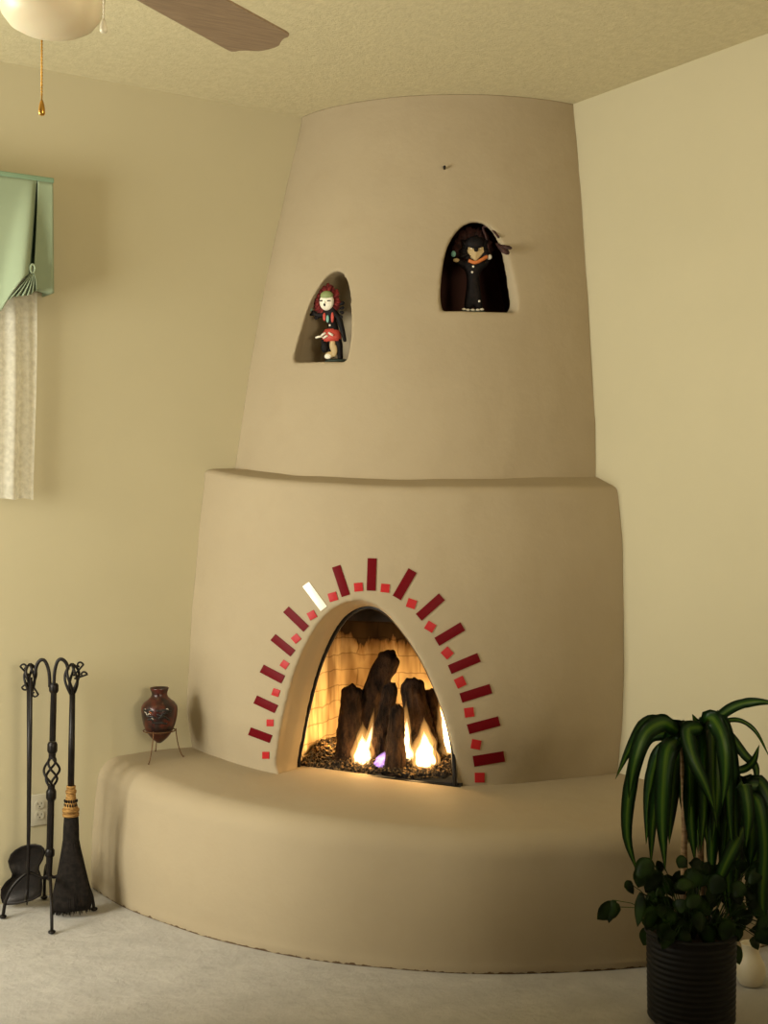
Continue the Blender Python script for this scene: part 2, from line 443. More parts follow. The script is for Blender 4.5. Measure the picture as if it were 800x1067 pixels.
L(M_brick, tc.outputs['UV'], mxv.inputs[4]); L(M_brick, nv.outputs['Color'], mxv.inputs[5]); L(M_brick, mxv.outputs[1], br.inputs['Vector'])
so = ramp(M_brick, noise_tex(M_brick, coords(M_brick, 'UV', (5, 1.2, 1)), 1.6, 3), [(.42, (.22, .15, .10)), (.62, (1, 1, 1))])
spz = N(M_brick, 'ShaderNodeSeparateXYZ'); L(M_brick, tc.outputs['UV'], spz.inputs[0])
szn = N(M_brick, 'ShaderNodeMath', operation='MULTIPLY_ADD'); szn.inputs[1].default_value = .22; L(M_brick, noise_tex(M_brick, coords(M_brick, 'UV', (4, 1, 1)), 4, 4), szn.inputs[0]); L(M_brick, spz.outputs['Y'], szn.inputs[2])
soot_top = ramp(M_brick, szn.outputs[0], [(.93, (1, 1, 1)), (.99, (.35, .26, .20)), (1.0, (.06, .045, .035))])
mm = N(M_brick, 'ShaderNodeMix', data_type='RGBA', blend_type='MULTIPLY'); mm.inputs[0].default_value = .85
m0 = N(M_brick, 'ShaderNodeMix', data_type='RGBA', blend_type='MULTIPLY'); m0.inputs[0].default_value = 1; L(M_brick, br.outputs['Color'], m0.inputs[6]); L(M_brick, soot_top, m0.inputs[7])
L(M_brick, m0.outputs[2], mm.inputs[6]); L(M_brick, so, mm.inputs[7]); L(M_brick, mm.outputs[2], bsdf(M_brick).inputs['Base Color'])
L(M_brick, bump(M_brick, br.outputs['Fac'], -.5, .01), bsdf(M_brick).inputs['Normal'])
lin = obj('brick_lining', bm, M_brick, fire, smooth=False)
bm = bmesh.new()
for z0, z1 in ((FZ - .02, FZ), ):
    vs = [bm.verts.new(fb(u, d, z)) for z in (z0, z1) for u, d in [(-.33, -.012)] + prof + [(.32, -.012)]]
    n = 6
    bm.faces.new(vs[:n][::-1]); bm.faces.new(vs[n:])
    for k in range(n): bm.faces.new((vs[k], vs[(k + 1) % n], vs[n + (k + 1) % n], vs[n + k]))
obj('firebox_floor', bm, M_soot, fire, smooth=False)
bm = bmesh.new()
HZ0 = .965
vs = [bm.verts.new(fb(u, d, z)) for u in (-CAVB - .04, CAVB + .04) for d, z in ((CAVD1 + .025, HZ0), (-.13, HZ0 + .02), (-.13, CAVZ + .02), (CAVD1 + .025, CAVZ + .02))]
bm.faces.new(vs[:4]); bm.faces.new(vs[4:])
for k in range(4): bm.faces.new((vs[k], vs[(k + 1) % 4], vs[4 + (k + 1) % 4], vs[4 + k]))
obj('smoke_hood', bm, M_soot, fire, smooth=False)
# thin black steel arch that edges the opening, with a bottom rail
bm = bmesh.new()
ap = [p + FN * -.005 for p in fire_in]; ap = [Vector((p.x, p.y, max(p.z, .40))) for p in ap]
tube(bm, ap, .008, 6)
tube(bm, [fb(-.328, -.006, zL - .006), fb(0, -.006, (zL + zR) / 2 - .006), fb(.322, -.006, zR - .006)], .009, 6)
obj('arch_frame', bm, M_metal, fire)

# mosaic of long and square tiles set round the arch
bvh_low = BVHTree.FromPolygons([q.co.copy() for q in low_mesh.vertices], [tuple(p.vertices) for p in low_mesh.polygons])
def on_low(px, py):
    h = bvh_low.ray_cast(CAM, ray(px, py).normalized()); return h[0], h[1]
def zz(x, y): return 240 + x / 2.6667, 560 + y / 2.6667
longs = [((54, 538), (113, 560), 22), ((70, 450), (128, 477), 24), ((88, 364), (147, 395), 24), ((119, 277), (174, 322), 22), ((155, 200), (211, 254), 22),
         ((210, 130), (260, 198), 22), ((294, 80), (321, 162), 24), ((394, 58), (391, 148), 25), ((506, 92), (462, 168), 26), ((587, 165), (523, 222), 25),
         ((645, 247), (573, 290), 26), ((690, 333), (609, 367), 26), ((723, 420), (640, 446), 27), ((746, 510), (660, 533), 27), ((760, 608), (675, 622), 29)]
squares = [(99, 605, 19), (111, 515, 19), (127, 431, 20), (151, 353, 20), (183, 281, 21), (227, 216, 22), (285, 165, 24), (356, 138, 24), (430, 141, 24), (503, 184, 25),
           (555, 248, 25), (602, 321, 26), (638, 402, 27), (663, 486, 26), (682, 575, 26), (692, 667, 27)]
def tile(name, cp, m, n1=6, n2=3):
    cp = [Vector(c) for c in cp]; bm = bmesh.new(); T, B = [], []
    for i in range(n1 + 1):
        T.append([]); B.append([])
        for j in range(n2 + 1):
            u, w = i / n1, j / n2
            q = (cp[0] * (1 - w) + cp[1] * w) * (1 - u) + (cp[3] * (1 - w) + cp[2] * w) * u
            p, n = on_low(*q)
            lift = .0036 if 0 < i < n1 and 0 < j < n2 else .0028
            T[-1].append(bm.verts.new(p + n * lift)); B[-1].append(bm.verts.new(p - n * .006))
    for i in range(n1):
        for j in range(n2):
            bm.faces.new((T[i][j], T[i + 1][j], T[i + 1][j + 1], T[i][j + 1])); bm.faces.new((B[i][j], B[i][j + 1], B[i + 1][j + 1], B[i + 1][j]))
    for i in range(n1):
        for j in (0, n2): bm.faces.new((T[i][j], T[i + 1][j], B[i + 1][j], B[i][j]))
    for j in range(n2):
        for i in (0, n1): bm.faces.new((T[i][j], T[i][j + 1], B[i][j + 1], B[i][j]))
    return obj(name, bm, m, fire, True, 40)
for k, (a, b, w) in enumerate(longs):
    a, b = Vector((*a, 0)), Vector((*b, 0)); d = (b - a).normalized(); s = Vector((-d.y, d.x, 0)) * w / 2
    t = tile('long_tile', [zz(*(q.xy)) for q in (a + s, a - s, b - s, b + s)], M_tile_glare if k == 5 else M_tile)
    if k == 5: t['label'] = 'long tile painted cream white for the window glare'
for k, (x, y, s) in enumerate(squares):
    h = s / 2
    ang = math.atan2(y - 520, x - 390); d = Vector((math.cos(ang), math.sin(ang)))
    if k in (0, 15): d = Vector((1, 0))
    e = Vector((-d.y, d.x)); c = Vector((x, y))
    tile('square_tile', [zz(*q) for q in (c + (d + e) * h, c + (d - e) * h, c + (-d - e) * h, c + (-d + e) * h)], M_tile_sq)

# old nail in the chimney breast
bvh_up = BVHTree.FromPolygons([q.co.copy() for q in up_mesh.vertices], [tuple(p.vertices) for p in up_mesh.polygons])
h = bvh_up.ray_cast(CAM, ray(463, 176).normalized())
bm = bmesh.new(); tube(bm, [h[0] - h[1] * .01, h[0] + h[1] * .018], .004, 8); ball(bm, h[0] + h[1] * .018, .006, 8)
obj('nail', bm, M_iron, fire)

# ------------------------------------------------------------------ gas logs, embers and flames
M_bark = varied('charred_bark', (.006, .004, .003), (.05, .026, .014), 30, .9, 60, 1, .03, .1, stretch=(1, 1, .4))
def fp(x, y, d):                       # pixel of the close view -> point on the plane d behind the opening
    O = FO + FN * d; return at_plane(300 + x / 4.21, 640 + y / 4.21, O, FN)
def log(label, pts, r, seed):
    P = spline(pts, 48); bm = bmesh.new(); sd = Vector((seed, seed * 2, 0))
    n = len(P); rr = [(r[0] + (r[1] - r[0]) * i / (n - 1)) * (1 - .55 * max(0, (i / (n - 1) - .93) / .07) ** 2) * (1 + .25 * max(0, 1 - i / 5)) for i in range(n)]
    rings = tube(bm, P, rr, 30, True, fn=lambda u, th: 1 + .13 * noise.noise(Vector((math.cos(th) * 1.3, math.sin(th) * 1.3, u * 3)) + sd) + .14 * noise.noise(Vector((math.cos(th) * 4, math.sin(th) * 4, u * 6)) + sd) + .10 * noise.noise(Vector((math.cos(th) * 8, math.sin(th) * 8, u * 12)) + sd))
    for R, s in ((rings[0], -1), (rings[-1], 1)):
        for q in R: q.co += (P[-1] - P[0]).normalized() * .022 * noise.noise(q.co * 45)
    o = obj('fire_log', bm, M_bark, None, True, 50)
    return tag(o, label, 'log', 'charred logs in the fireplace')
log('long charred log leaning to the upper right above the others', [fp(300, 590, -.20), fp(345, 430, -.22), fp(400, 290, -.23), fp(455, 172, -.24)], (.052, .041), 3)
log('thick upright charred log at the left of the fire', [fp(262, 640, -.15), fp(272, 480, -.16), fp(283, 315, -.17)], (.050, .039), 8)
log('slim charred log slanting in the middle, behind the short front log', [fp(385, 625, -.13), fp(420, 470, -.15), fp(455, 305, -.17)], (.034, .026), 13)
log('short upright charred log at the front centre of the fire', [fp(468, 700, -.075), fp(474, 540, -.08), fp(478, 398, -.085)], (.040, .025), 21)
log('thick charred log on the right between two tall flames', [fp(600, 640, -.17), fp(568, 460, -.19), fp(540, 285, -.20)], (.058, .043), 34)
log('stubby knotted charred log behind the thick log on the right', [fp(655, 630, -.24), fp(638, 470, -.25), fp(622, 325, -.26)], (.036, .026), 55)

bm = bmesh.new()
def bed_h(u, d): return FZ + .012 + .045 * max(0, min(1, (-d - .02) / .22)) + .02 * math.exp(-((u - .02) / .1) ** 2 - ((d + .12) / .06) ** 2) + .015 * noise.noise(Vector((u * 12, d * 12, 0)))
G = []
NU, ND = 60, 36
for j in range(ND + 1):
    d = -.02 + (-.44) * j / ND; w = min(.325, .305 + .04 * j / ND)
    G.append([bm.verts.new(fb(-w + 2 * w * i / NU, d, bed_h(-w + 2 * w * i / NU, d) + .006 * noise.noise(Vector((i * .9, j * .9, 5))))) for i in range(NU + 1)])
for j in range(ND):
    for i in range(NU): bm.faces.new((G[j][i], G[j][i + 1], G[j + 1][i + 1], G[j + 1][i]))
for _ in range(1500):
    u = random.uniform(-.31, .30); d = -.03 - .26 * random.random() ** 1.5; c = fb(u, d, bed_h(u, d) + .004)
    s = random.uniform(.004, .011)
    vs = bmesh.ops.create_icosphere(bm, subdivisions=1, radius=1)['verts']
    R = Matrix.Rotation(random.random() * 6, 4, Vector((random.random(), random.random(), random.random())))
    bmesh.ops.transform(bm, matrix=Matrix.Translation(c) @ R @ Matrix.Diagonal((s * 1.7, s, s * .7, 1)), verts=vs)
M_ember = mat('ember_bed', (.05, .03, .02), .9, 0, .2)
v = coords(M_ember); L(M_ember, ramp(M_ember, noise_tex(M_ember, v, 90, 3), [(.50, (.010, .007, .005)), (.76, (.30, .18, .07))]), bsdf(M_ember).inputs['Base Color'])
tag(obj('ember_bed', bm, M_ember, None, False), 'dark bed of embers and wood chips under the logs', 'embers', None, 'stuff')

def flame_mat(name, c, s):
    m = bpy.data.materials.new(name); m.use_nodes = True; nt = m.node_tree; nt.nodes.clear()
    o = nt.nodes.new('ShaderNodeOutputMaterial'); e = nt.nodes.new('ShaderNodeEmission')
    e.inputs['Color'].default_value = (*c, 1); e.inputs['Strength'].default_value = s
    nt.links.new(e.outputs[0], o.inputs['Volume']); return m
M_fl = flame_mat('flame_orange', (1, .48, .12), 22)
M_fc = flame_mat('flame_core', (1, .72, .35), 150)
M_fb = flame_mat('flame_violet', (.75, .4, 1), 60)
def flame_mesh(px0, px1, d, w, sway, k=1.0, z0=0.0):
    a, b = fp(*px0, d), fp(*px1, d); bm = bmesh.new(); n = 16; P = []; R = []
    for i in range(n + 1):
        u = i / n
        P.append(a.lerp(b, u * k + z0) + FU * sway * math.sin(u * PI * 1.3) * .5)
        R.append(max(.0012, w * (math.sin(PI * min(1, (u * .92 + .10) ** .55)) ** .9)))
    sd = Vector((px0[0] * .1, px0[1] * .1, 0))
    tube(bm, P, R, 18, fn=lambda u, th: 1 + .5 * noise.noise(Vector((math.cos(th) * 1.3, math.sin(th) * 1.3, u * 4)) + sd))
    for s in (-1, 1):                                   # side tongues
        Q = [P[0].lerp(P[i], .95) + FU * s * w * (.55 + .25 * i / n) for i in range(0, 9)]
        tube(bm, Q, [max(.001, w * .42 * math.sin(PI * min(1, (i / 8 * .92 + .10) ** .6))) for i in range(9)], 12)
    return bm
def flame(label, px0, px1, d, w, sway, violet=False):
    o = obj('flame', flame_mesh(px0, px1, d, w, sway), M_fb if violet else M_fl)
    tag(o, label, 'flame', 'flames of the fire')
    if not violet: obj('flame_core', flame_mesh(px0, px1, d, w * .70, sway, .70, .02), M_fc, o)
flame('broad yellow flame in front of the left log', (322, 668, ), (330, 470), -.085, .042, .006)
flame('narrow flame tongue rising between the slanted logs', (352, 650), (374, 410), -.12, .020, -.01)
flame('small violet flame at the foot of the middle logs', (405, 668), (425, 600), -.07, .026, .0, True)
flame('tall thin flame left of the thick right log', (528, 650), (512, 380), -.12, .031, -.012)
flame('broad yellow flame in front of the thick right log', (598, 672), (600, 450), -.09, .048, .008)
flame('tall glowing flame behind the logs at far right', (678, 655), (645, 280), -.29, .085, .02)
flame('thin flame behind the short front log', (440, 640), (448, 500), -.20, .016, .006)

def lamp(name, kind, loc, energy, color, **kw):
    l = bpy.data.lights.new(name, kind); l.energy = energy; l.color = color
    for k, q in kw.items(): setattr(l, k, q)
    o = bpy.data.objects.new(name, l); COL.objects.link(o); o.location = loc; return o
for (x, y, d, e) in ((325, 600, -.05, 1.2), (600, 600, -.055, 1.2), (680, 520, -.34, 7.0), (235, 520, -.20, 5.0), (420, 560, -.30, 2.4)):
    lamp('firelight', 'POINT', fp(x, y, d), e, (1, .58, .20), shadow_soft_size=.03)

# ------------------------------------------------------------------ light
def area(name, loc, direction, sx, sy, energy, color):
    o = lamp(name, 'AREA', loc, energy, color, shape='RECTANGLE', size=sx, size_y=sy)
    o.rotation_euler = Vector(direction).to_track_quat('-Z', 'Y').to_euler(); return o
area('daylight_side_window', (X0 - .2, (W2[0] + W2[1]) / 2, (W2[2] + W2[3]) / 2), (1, .1, .0), 1.3, 1.55, 186, (1, .98, .83))
area('fill_light_back', (-2.1, Y0 - .2, 1.65), (-.1, 1, .1), 1.6, 1.3, 150, (1, .88, .63))  # added fill lamp behind the camera
area('daylight_left_window', ((W1[0] + W1[1]) / 2, .2, 1.6), (.2, -1, -.1), 1.3, 1.7, 3, (1, .95, .82))
wd = bpy.data.worlds.new('World'); bpy.context.scene.world = wd; wd.use_nodes = True
wd.node_tree.nodes['Background'].inputs[0].default_value = (.9, .85, .7, 1); wd.node_tree.nodes['Background'].inputs[1].default_value = .5

# ------------------------------------------------------------------ fire tool stand with shovel, poker and broom
TT = 4.5
def tp(x, y, dt=0.0): return at_t(x, y, TT + dt)
base_c = Vector((tp(51, 900).x, tp(51, 900).y, 0))
stand = thing('fire_tool_stand', 'black wrought iron fire tool stand with basket twist pole on curved legs', 'tool stand', base_c)
def zof(y, t=TT): return 1.477 - (y - HY) / FPX * t
bm = bmesh.new()
pole_x = lambda y: 50.5 + (940 - y) / 240 * 6.0
tube(bm, [tp(pole_x(y), y) for y in (712, 740, 772)], [.0105, .0115, .0115], 8)
tube(bm, [tp(pole_x(y), y) for y in (826, 860, 890, 916)], [.012, .0125, .0125, .010], 8)
for y0, y1, r in ((712, 722, .0165), (773, 785, .0175), (822, 834, .0175), (884, 893, .017)):
    P = [tp(pole_x(y), y) for y in np.linspace(y0, y1, 6)]; tube(bm, P, [r * .75, r, r, r, r, r * .75], 10)
for y in (787, 789, 819, 821): tube(bm, [tp(pole_x(y), y - 1.5), tp(pole_x(y), y + 1.5)], .0125, 10)
obj('pole', bm, M_iron, stand, True, 40)
bm = bmesh.new()
for k in range(4):
    P = []
    for i in range(25):
        u = i / 24; th = k * PI / 2 + u * PI * 1.15 + .3; r = .003 + .024 * math.sin(PI * u)
        c = tp(pole_x(787 + 34 * u), 787 + 34 * u); P.append(c + RGT * r * math.cos(th) + FWD * r * math.sin(th))
    tube(bm, P, .0045, 6)
obj('basket_twist', bm, M_iron, stand)
for pts in ([(52, 716), (51, 700), (47, 689), (42, 688), (38, 694), (36.5, 704)], [(56, 716), (57, 700), (60, 689), (64.5, 687), (69, 691), (71, 698)]):
    bm = bmesh.new(); tube(bm, spline([tp(*p) for p in pts], 22), .0062, 8); obj('arm', bm, M_iron, stand)
feet = [at_z(54, 971, .008), at_z(3, 955, .008), at_z(98, 947, .008), at_z(46, 935, .008)]
for f in feet:
    c = Vector((base_c.x, base_c.y, 0)) + UP * .15; d = Vector((f.x - base_c.x, f.y - base_c.y, 0)); Ld = d.length; d.normalize()
    f = Vector((f.x, min(f.y, -.03), f.z))
    P = spline([c - UP * .01, c + d * .02 - UP * .022, c + d * Ld * .45 + UP * .0, c + d * Ld * .75 - UP * .035, c + d * Ld * .93 - UP * .085, f + UP * .0], 22)
    bm = bmesh.new(); tube(bm, P, .0058, 8); ball(bm, f, (.013, .013, .007), 10); obj('leg', bm, M_iron, stand)
def handle(parent, cx, y0, y1, r, curls, dt=0.0):
    bm = bmesh.new(); ymid = (y0 + y1) / 2
    for k in range(5):
        P = []
        for i in range(17):
            u = i / 16; th = k * 2 * PI / 5 + u * 1.6; rr = .002 + r * (math.sin(PI * u ** .7)) 
            P.append(tp(cx, y0 + (y1 - y0) * u, dt) + RGT * rr * math.cos(th) + FWD * rr * math.sin(th))
        tube(bm, P, .0048, 6)
    obj('basket_handle', bm, M_iron, parent)
    for (x, y, sx, sy) in curls:
        P = []
        for i in range(15):
            u = i / 14; a = u * 4.6; rr = 3.6 * (1 - u * .6)
            P.append(tp(x + sx * rr * math.cos(a), y + sy * rr * math.sin(a), dt))
        P = spline([tp(cx + (x - cx) * .2, ymid + (y - ymid) * .3, dt)] + P[::-1][0:0] + P, 26)
        bm = bmesh.new(); tube(bm, P, .0034, 6); obj('curl', bm, M_iron, parent)
shovel = thing('fireplace_shovel', 'black iron fireplace shovel with waisted pan hanging at the left of the stand', 'shovel', tp(31, 930, .03))
bm = bmesh.new(); tube(bm, [tp(30.8, 716, .03), tp(30.5, 800, .03), tp(29.6, 884, .03)], [.0105, .0085, .0065], 8); obj('rod', bm, M_iron, shovel)
handle(shovel, 31.5, 692, 723, .019, [(25, 695, -1, -1), (26.5, 716, -1, 1), (36, 723, 1, 1)], .03)
pan = [(10.5, 897), (13, 890), (17.5, 885.6), (24, 882), (31.5, 880), (38, 879.5), (44, 881), (47, 884), (47, 888), (45.5, 894), (41.5, 901), (41, 906), (43, 912), (44.6, 918), (44.5, 926), (43.8, 932), (35, 937), (19, 941), (8, 942), (4, 940),
       (2.4, 934), (3, 926), (8, 919), (14, 914), (15, 910), (12, 903)]
pn = (-FWD + RGT * -.35).normalized(); pO = tp(29, 905, .035)
bm = bmesh.new(); c2 = Vector((28, 910))
rings = []
for s, dz in ((1, .010), (.93, .002), (.8, -.006), (.5, -.009), (.2, -.010)):
    rings.append([bm.verts.new(at_plane(c2.x + (x - c2.x) * s, c2.y + (y - c2.y) * s, pO, pn) + pn * dz) for x, y in pan])
for A, B in zip(rings, rings[1:]):
    for k in range(len(pan)): bm.faces.new((A[k], A[(k + 1) % len(pan)], B[(k + 1) % len(pan)], B[k]))
bm.faces.new(rings[-1])
me_faces = bm.faces[:]
bmesh.ops.recalc_face_normals(bm, faces=me_faces)
bmesh.ops.solidify(bm, geom=bm.faces[:], thickness=.004)
obj('pan', bm, M_iron, shovel)
poker = thing('fireplace_poker', 'thin black iron poker hanging in front of the shovel', 'poker', tp(29, 943, -.03))
bm = bmesh.new(); tube(bm, [tp(32.5, 706, -.03), tp(32, 760, -.03), tp(30.4, 860, -.03), tp(28.6, 930, -.03), tp(28, 943, -.03)], [.005, .0055, .0055, .0055, .002], 8)
obj('rod', bm, M_iron, poker)
bm = bmesh.new(); tube(bm, spline([tp(28.9, 926, -.03), tp(27.4, 932, -.035), tp(27, 937, -.045), tp(27.4, 939, -.055)], 10), .0045, 6); obj('hook', bm, M_iron, poker)
broom = thing('hearth_broom', 'black bristle hearth broom with straw binding hanging at the right of the stand', 'broom', tp(74, 950, -.03))
bm = bmesh.new(); tube(bm, [tp(75.5, 722, -.03), tp(74.5, 780, -.03), tp(73.8, 824, -.03)], [.0098, .0112, .0112], 10); obj('rod', bm, M_iron, broom)
handle(broom, 75, 692, 726, .023, [(83, 693, 1, -1), (87, 703, 1, -1)], -.03)
M_straw = varied('straw_binding', (.16, .075, .018), (.38, .21, .06), 45, .8, 200, .5, .002, stretch=(1, 1, 6))
M_black = varied('black_bristle', (.006, .005, .004), (.016, .012, .010), 60, .9, spec=.15)
bm = bmesh.new(); rr = [.0135, .016, .0165, .0195, .0225, .0265, .026]
tube(bm, [tp(74 - i * .05, 820 + 4.8 * i, -.03) for i in range(7)], rr, 20)
for i in (0, 1, 5, 6): tube(bm, [tp(74 - i * .05, 820 + 4.8 * i - 1.3, -.03), tp(74 - i * .05, 820 + 4.8 * i + 1.3, -.03)], rr[i] + .0025, 20)
bind = obj('binding', bm, M_straw, broom)
bm = bmesh.new()
for i in range(16):
    th = -PI * (i + .5) / 16; y = 834 + 4.5 * (i % 2)
    q = tp(74, y, -.03) + RGT * .0215 * math.cos(th) + FWD * .0215 * math.sin(th)
    ball(bm, q, (.003, .003, .006), 6)
obj('stitching', bm, M_black, bind)
bm = bmesh.new()
prof = [(848, 67, 81.5), (862, 66, 82), (878, 65.6, 82.5), (895, 62.5, 86.5), (911, 59.5, 90.5), (927, 55.5, 94.5), (940, 53.5, 95.2), (947, 54, 94)]
rings = []
for j, (y, xa, xb) in enumerate(prof):
    c = tp((xa + xb) / 2, y, -.03); hw = (xb - xa) / 2 / FPX * TT; hd = .024 if y < 880 else .030
    rings.append([bm.verts.new(c + RGT * hw * math.cos(2 * PI * k / 40) * (1 + .03 * random.uniform(-1, 1)) + FWD * hd * math.sin(2 * PI * k / 40)) for k in range(40)])
for A, B in zip(rings, rings[1:]):
    for k in range(40): bm.faces.new((A[k], A[(k + 1) % 40], B[(k + 1) % 40], B[k]))
bm.faces.new(rings[0]); bm.faces.new(rings[-1][::-1])
for k in range(260):
    u = random.uniform(-1, 1); w = random.uniform(-1, 1); w *= math.sqrt(max(0, 1 - u * u))
    a = tp(74 + u * 8.2, 876, -.03) + FWD * w * .025
    e = tp(74.5 + u * 20.5, 952.5 - 5.5 * u + random.uniform(-6, 3), -.03) + FWD * w * .034
    e.z = max(e.z, .012)
    tube(bm, [a, a.lerp(e, .55), e], [.0017, .0016, .0009], 4)
obj('bristles', bm, M_black, broom, True)

# ------------------------------------------------------------------ wall outlet
oc = at_y(40.5, 843.5, 0)
out = thing('wall_outlet', 'cream duplex wall outlet low on the left wall behind the fire tools', 'outlet', (oc.x, 0, oc.z - .057))
M_plate = mat('outlet_plastic', (.47, .43, .33), .4)
M_slot = mat('outlet_slot', (.05, .04, .03), .7)
bm = bmesh.new(); box(bm, (oc.x - .035, -.0065, oc.z - .057), (oc.x + .035, -.0004, oc.z + .057), .003, 2); obj('plate', bm, M_plate, out)
for s in (1, -1):
    zc = oc.z + s * .0195 + (0)
    bm = bmesh.new(); r_ = []
    for k in range(28):
        th = 2 * PI * k / 28; x = .0172 * math.cos(th); z = max(-.0142, min(.0142, .0172 * math.sin(th))); r_.append((x, z))
    f = [bm.verts.new((oc.x + x, -.0095, zc + z)) for x, z in r_]; g = [bm.verts.new((oc.x + x, -.005, zc + z)) for x, z in r_]
    bm.faces.new(f); bm.faces.new(g[::-1])
    for k in range(28): bm.faces.new((f[k], g[k], g[(k + 1) % 28], f[(k + 1) % 28]))
    rec = obj('receptacle', bm, M_plate, out, False)
    for dx, dz, w, h in ((-.0063, .004, .0024, .0085), (.0063, .004, .0024, .007), (0, -.007, .005, .005)):
        bm = bmesh.new(); box(bm, (oc.x + dx - w / 2, -.0100, zc + dz - h / 2), (oc.x + dx + w / 2, -.0090, zc + dz + h / 2), .0004, 1); obj('slot', bm, M_slot, rec, False)
bm = bmesh.new(); ball(bm, (oc.x, -.0068, oc.z), (.003, .0012, .003), 10); obj('screw', bm, M_plate, out)

# ------------------------------------------------------------------ vase in its wire stand on the hearth
hb = BVHTree.FromPolygons([q.co.copy() for q in hearth.data.vertices], [tuple(p.vertices) for p in hearth.data.polygons])
def on_hearth(px, py):
    h = hb.ray_cast(CAM, ray(px, py).normalized()); return h[0]
vf = [hb.ray_cast(Vector((x, y, 1)), Vector((0, 0, -1)))[0] for x, y in ((-1.556, -.191), (-1.400, -.153), (-1.453, -.020))]
vc = sum(vf, Vector()) / 3; VT = (vc - CAM).dot(FWD); vx = vc + RGT * ((166 - CX) / FPX * VT - (vc - CAM).dot(RGT)) 
def vz(y): return CAM.z - (y - HY) / FPX * VT
SC = VT / FPX / 8.89
prof = [(0, 663), (22, 655), (50, 632), (75, 610), (108, 570), (128, 535), (148, 480), (162, 410), (168, 350), (163, 315), (140, 280), (105, 255), (80, 230), (72, 208), (75, 185), (84, 162), (89, 150), (85, 147), (74, 158), (62, 185), (60, 210), (70, 240), (0, 300)]
M_vase = mat('vase_glaze', (.13, .022, .008), .28, 0, .55)
v = coords(M_vase, 'Object')
sp = N(M_vase, 'ShaderNodeSeparateXYZ'); L(M_vase, v, sp.inputs[0])
L(M_vase, ramp(M_vase, noise_tex(M_vase, v, 26, 4), [(.42, (.012, .004, .004)), (.70, (.10, .014, .006))]), bsdf(M_vase).inputs['Base Color'])
bm = bmesh.new(); lathe(bm, [(r * SC, vz(700 + y / 8.89)) for r, y in prof], 40, (vx.x, vx.y, 0), False)
vase = obj('vase', bm, M_vase); tag(vase, 'small dark red glazed pottery vase with pointed base standing on hearth', 'vase')
M_vd = mat('vase_black', (.012, .010, .010), .3); M_vw = mat('vase_pale', (.55, .50, .42), .4); M_vo = mat('vase_orange', (.55, .15, .03), .4)
def on_vase(x, y, off=.0):                   # zoomed pixel on the vase's front
    dx = (x - 230) * SC; rr = ip(y, [q[1] for q in prof[:17]][::-1], [q[0] for q in prof[:17]][::-1]) * SC + off
    dx = max(-rr * .95, min(rr * .95, dx)); d = math.sqrt(max(rr * rr - dx * dx, 1e-8))
    return Vector((vx.x, vx.y, vz(700 + y / 8.89))) + RGT * dx - FWD * d
for nm, m, lst in (('black_motif', M_vd, [((105, 330), (200, 335)), ((140, 380), (235, 400)), ((230, 330), (355, 340)), ((240, 360), (340, 420)), ((150, 410), (200, 420)), ((250, 400), (330, 345)), ((190, 440), (320, 455))]),
                   ('pale_motif', M_vw, [((108, 325), (135, 332)), ((118, 345), (140, 372)), ((140, 372), (178, 362)), ((165, 405), (205, 408)), ((320, 318), (335, 330))]),
                   ('orange_motif', M_vo, [((160, 330), (185, 352)), ((185, 335), (170, 352))])):
    for a, b in lst:
        bm = bmesh.new(); tube(bm, [on_vase(a[0] + (b[0] - a[0]) * i / 8, a[1] + (b[1] - a[1]) * i / 8 + 6 * math.sin(i), .0002) for i in range(9)], (.0085 if m is M_vd else .0032) * .5, 6)
        obj(nm, bm, m, vase)
vst = thing('vase_stand', 'thin brown wire three-legged stand holding the dark red vase', 'stand', (vx.x, vx.y, vc.z))
M_wire = varied('rusty_wire', (.10, .045, .02), (.17, .08, .035), 60, .5, metal=.5)
rz = vz(761); rR = 137 * SC + .004
bm = bmesh.new(); P = [Vector((vx.x + rR * math.cos(2 * PI * k / 40), vx.y + rR * math.sin(2 * PI * k / 40), rz)) for k in range(41)]; tube(bm, P, .0022, 8); obj('ring', bm, M_wire, vst)
for f in vf:
    d = Vector((f.x - vx.x, f.y - vx.y, 0)); ln = d.length; d.normalize(); c = Vector((vx.x, vx.y, 0))
    f = Vector((f.x, f.y, f.z + .0022))
    P = spline([c + d * (rR + .002) + UP * (rz + .006), c + d * (rR + .003) + UP * (rz - .012), c + d * (rR + (ln - rR) * .35) + UP * (f.z + (rz - f.z) * .45), c + d * (rR + (ln - rR) * .72) + UP * (f.z + (rz - f.z) * .12), f], 18)
    bm = bmesh.new(); tube(bm, P, .002, 8); ball(bm, f + UP * .0006, .0032, 8); obj('leg', bm, M_wire, vst)

# ------------------------------------------------------------------ ceiling fan
FT = 2.36; fc = CAM + FWD * FT + RGT * ((53.5 - CX) / FPX * FT); fc = Vector((fc.x, fc.y, 0))
fan = thing('ceiling_fan', 'ceiling fan with brown wood blades and cream glass bowl lamp', 'ceiling fan', (fc.x, fc.y, HT))
M_brass = mat('brass', (.55, .30, .06), .3, .9)
M_fanw = mat('fan_body', (.62, .56, .42), .4)
M_bowl = mat('bowl_glass', (.70, .60, .42), .35, 0, .4); bsdf(M_bowl).inputs['Subsurface Weight'].default_value = .15
M_blade = mat('blade_wood', (.2, .13, .08), .5, 0, .3)
v = coords(M_blade, 'Generated', (2, 18, 1)); L(M_blade, ramp(M_blade, noise_tex(M_blade, v, 3.5, 6, .6), [(.3, (.20, .135, .085)), (.7, (.30, .21, .135))]), bsdf(M_blade).inputs['Base Color'])
bm = bmesh.new(); lathe(bm, [(.065, HT - .0005), (.065, HT - .02), (.03, HT - .06), (.013, HT - .065), (.013, 2.66), (.03, 2.655), (.03, 2.64)], 28, fc); obj('downrod', bm, M_fanw, fan)
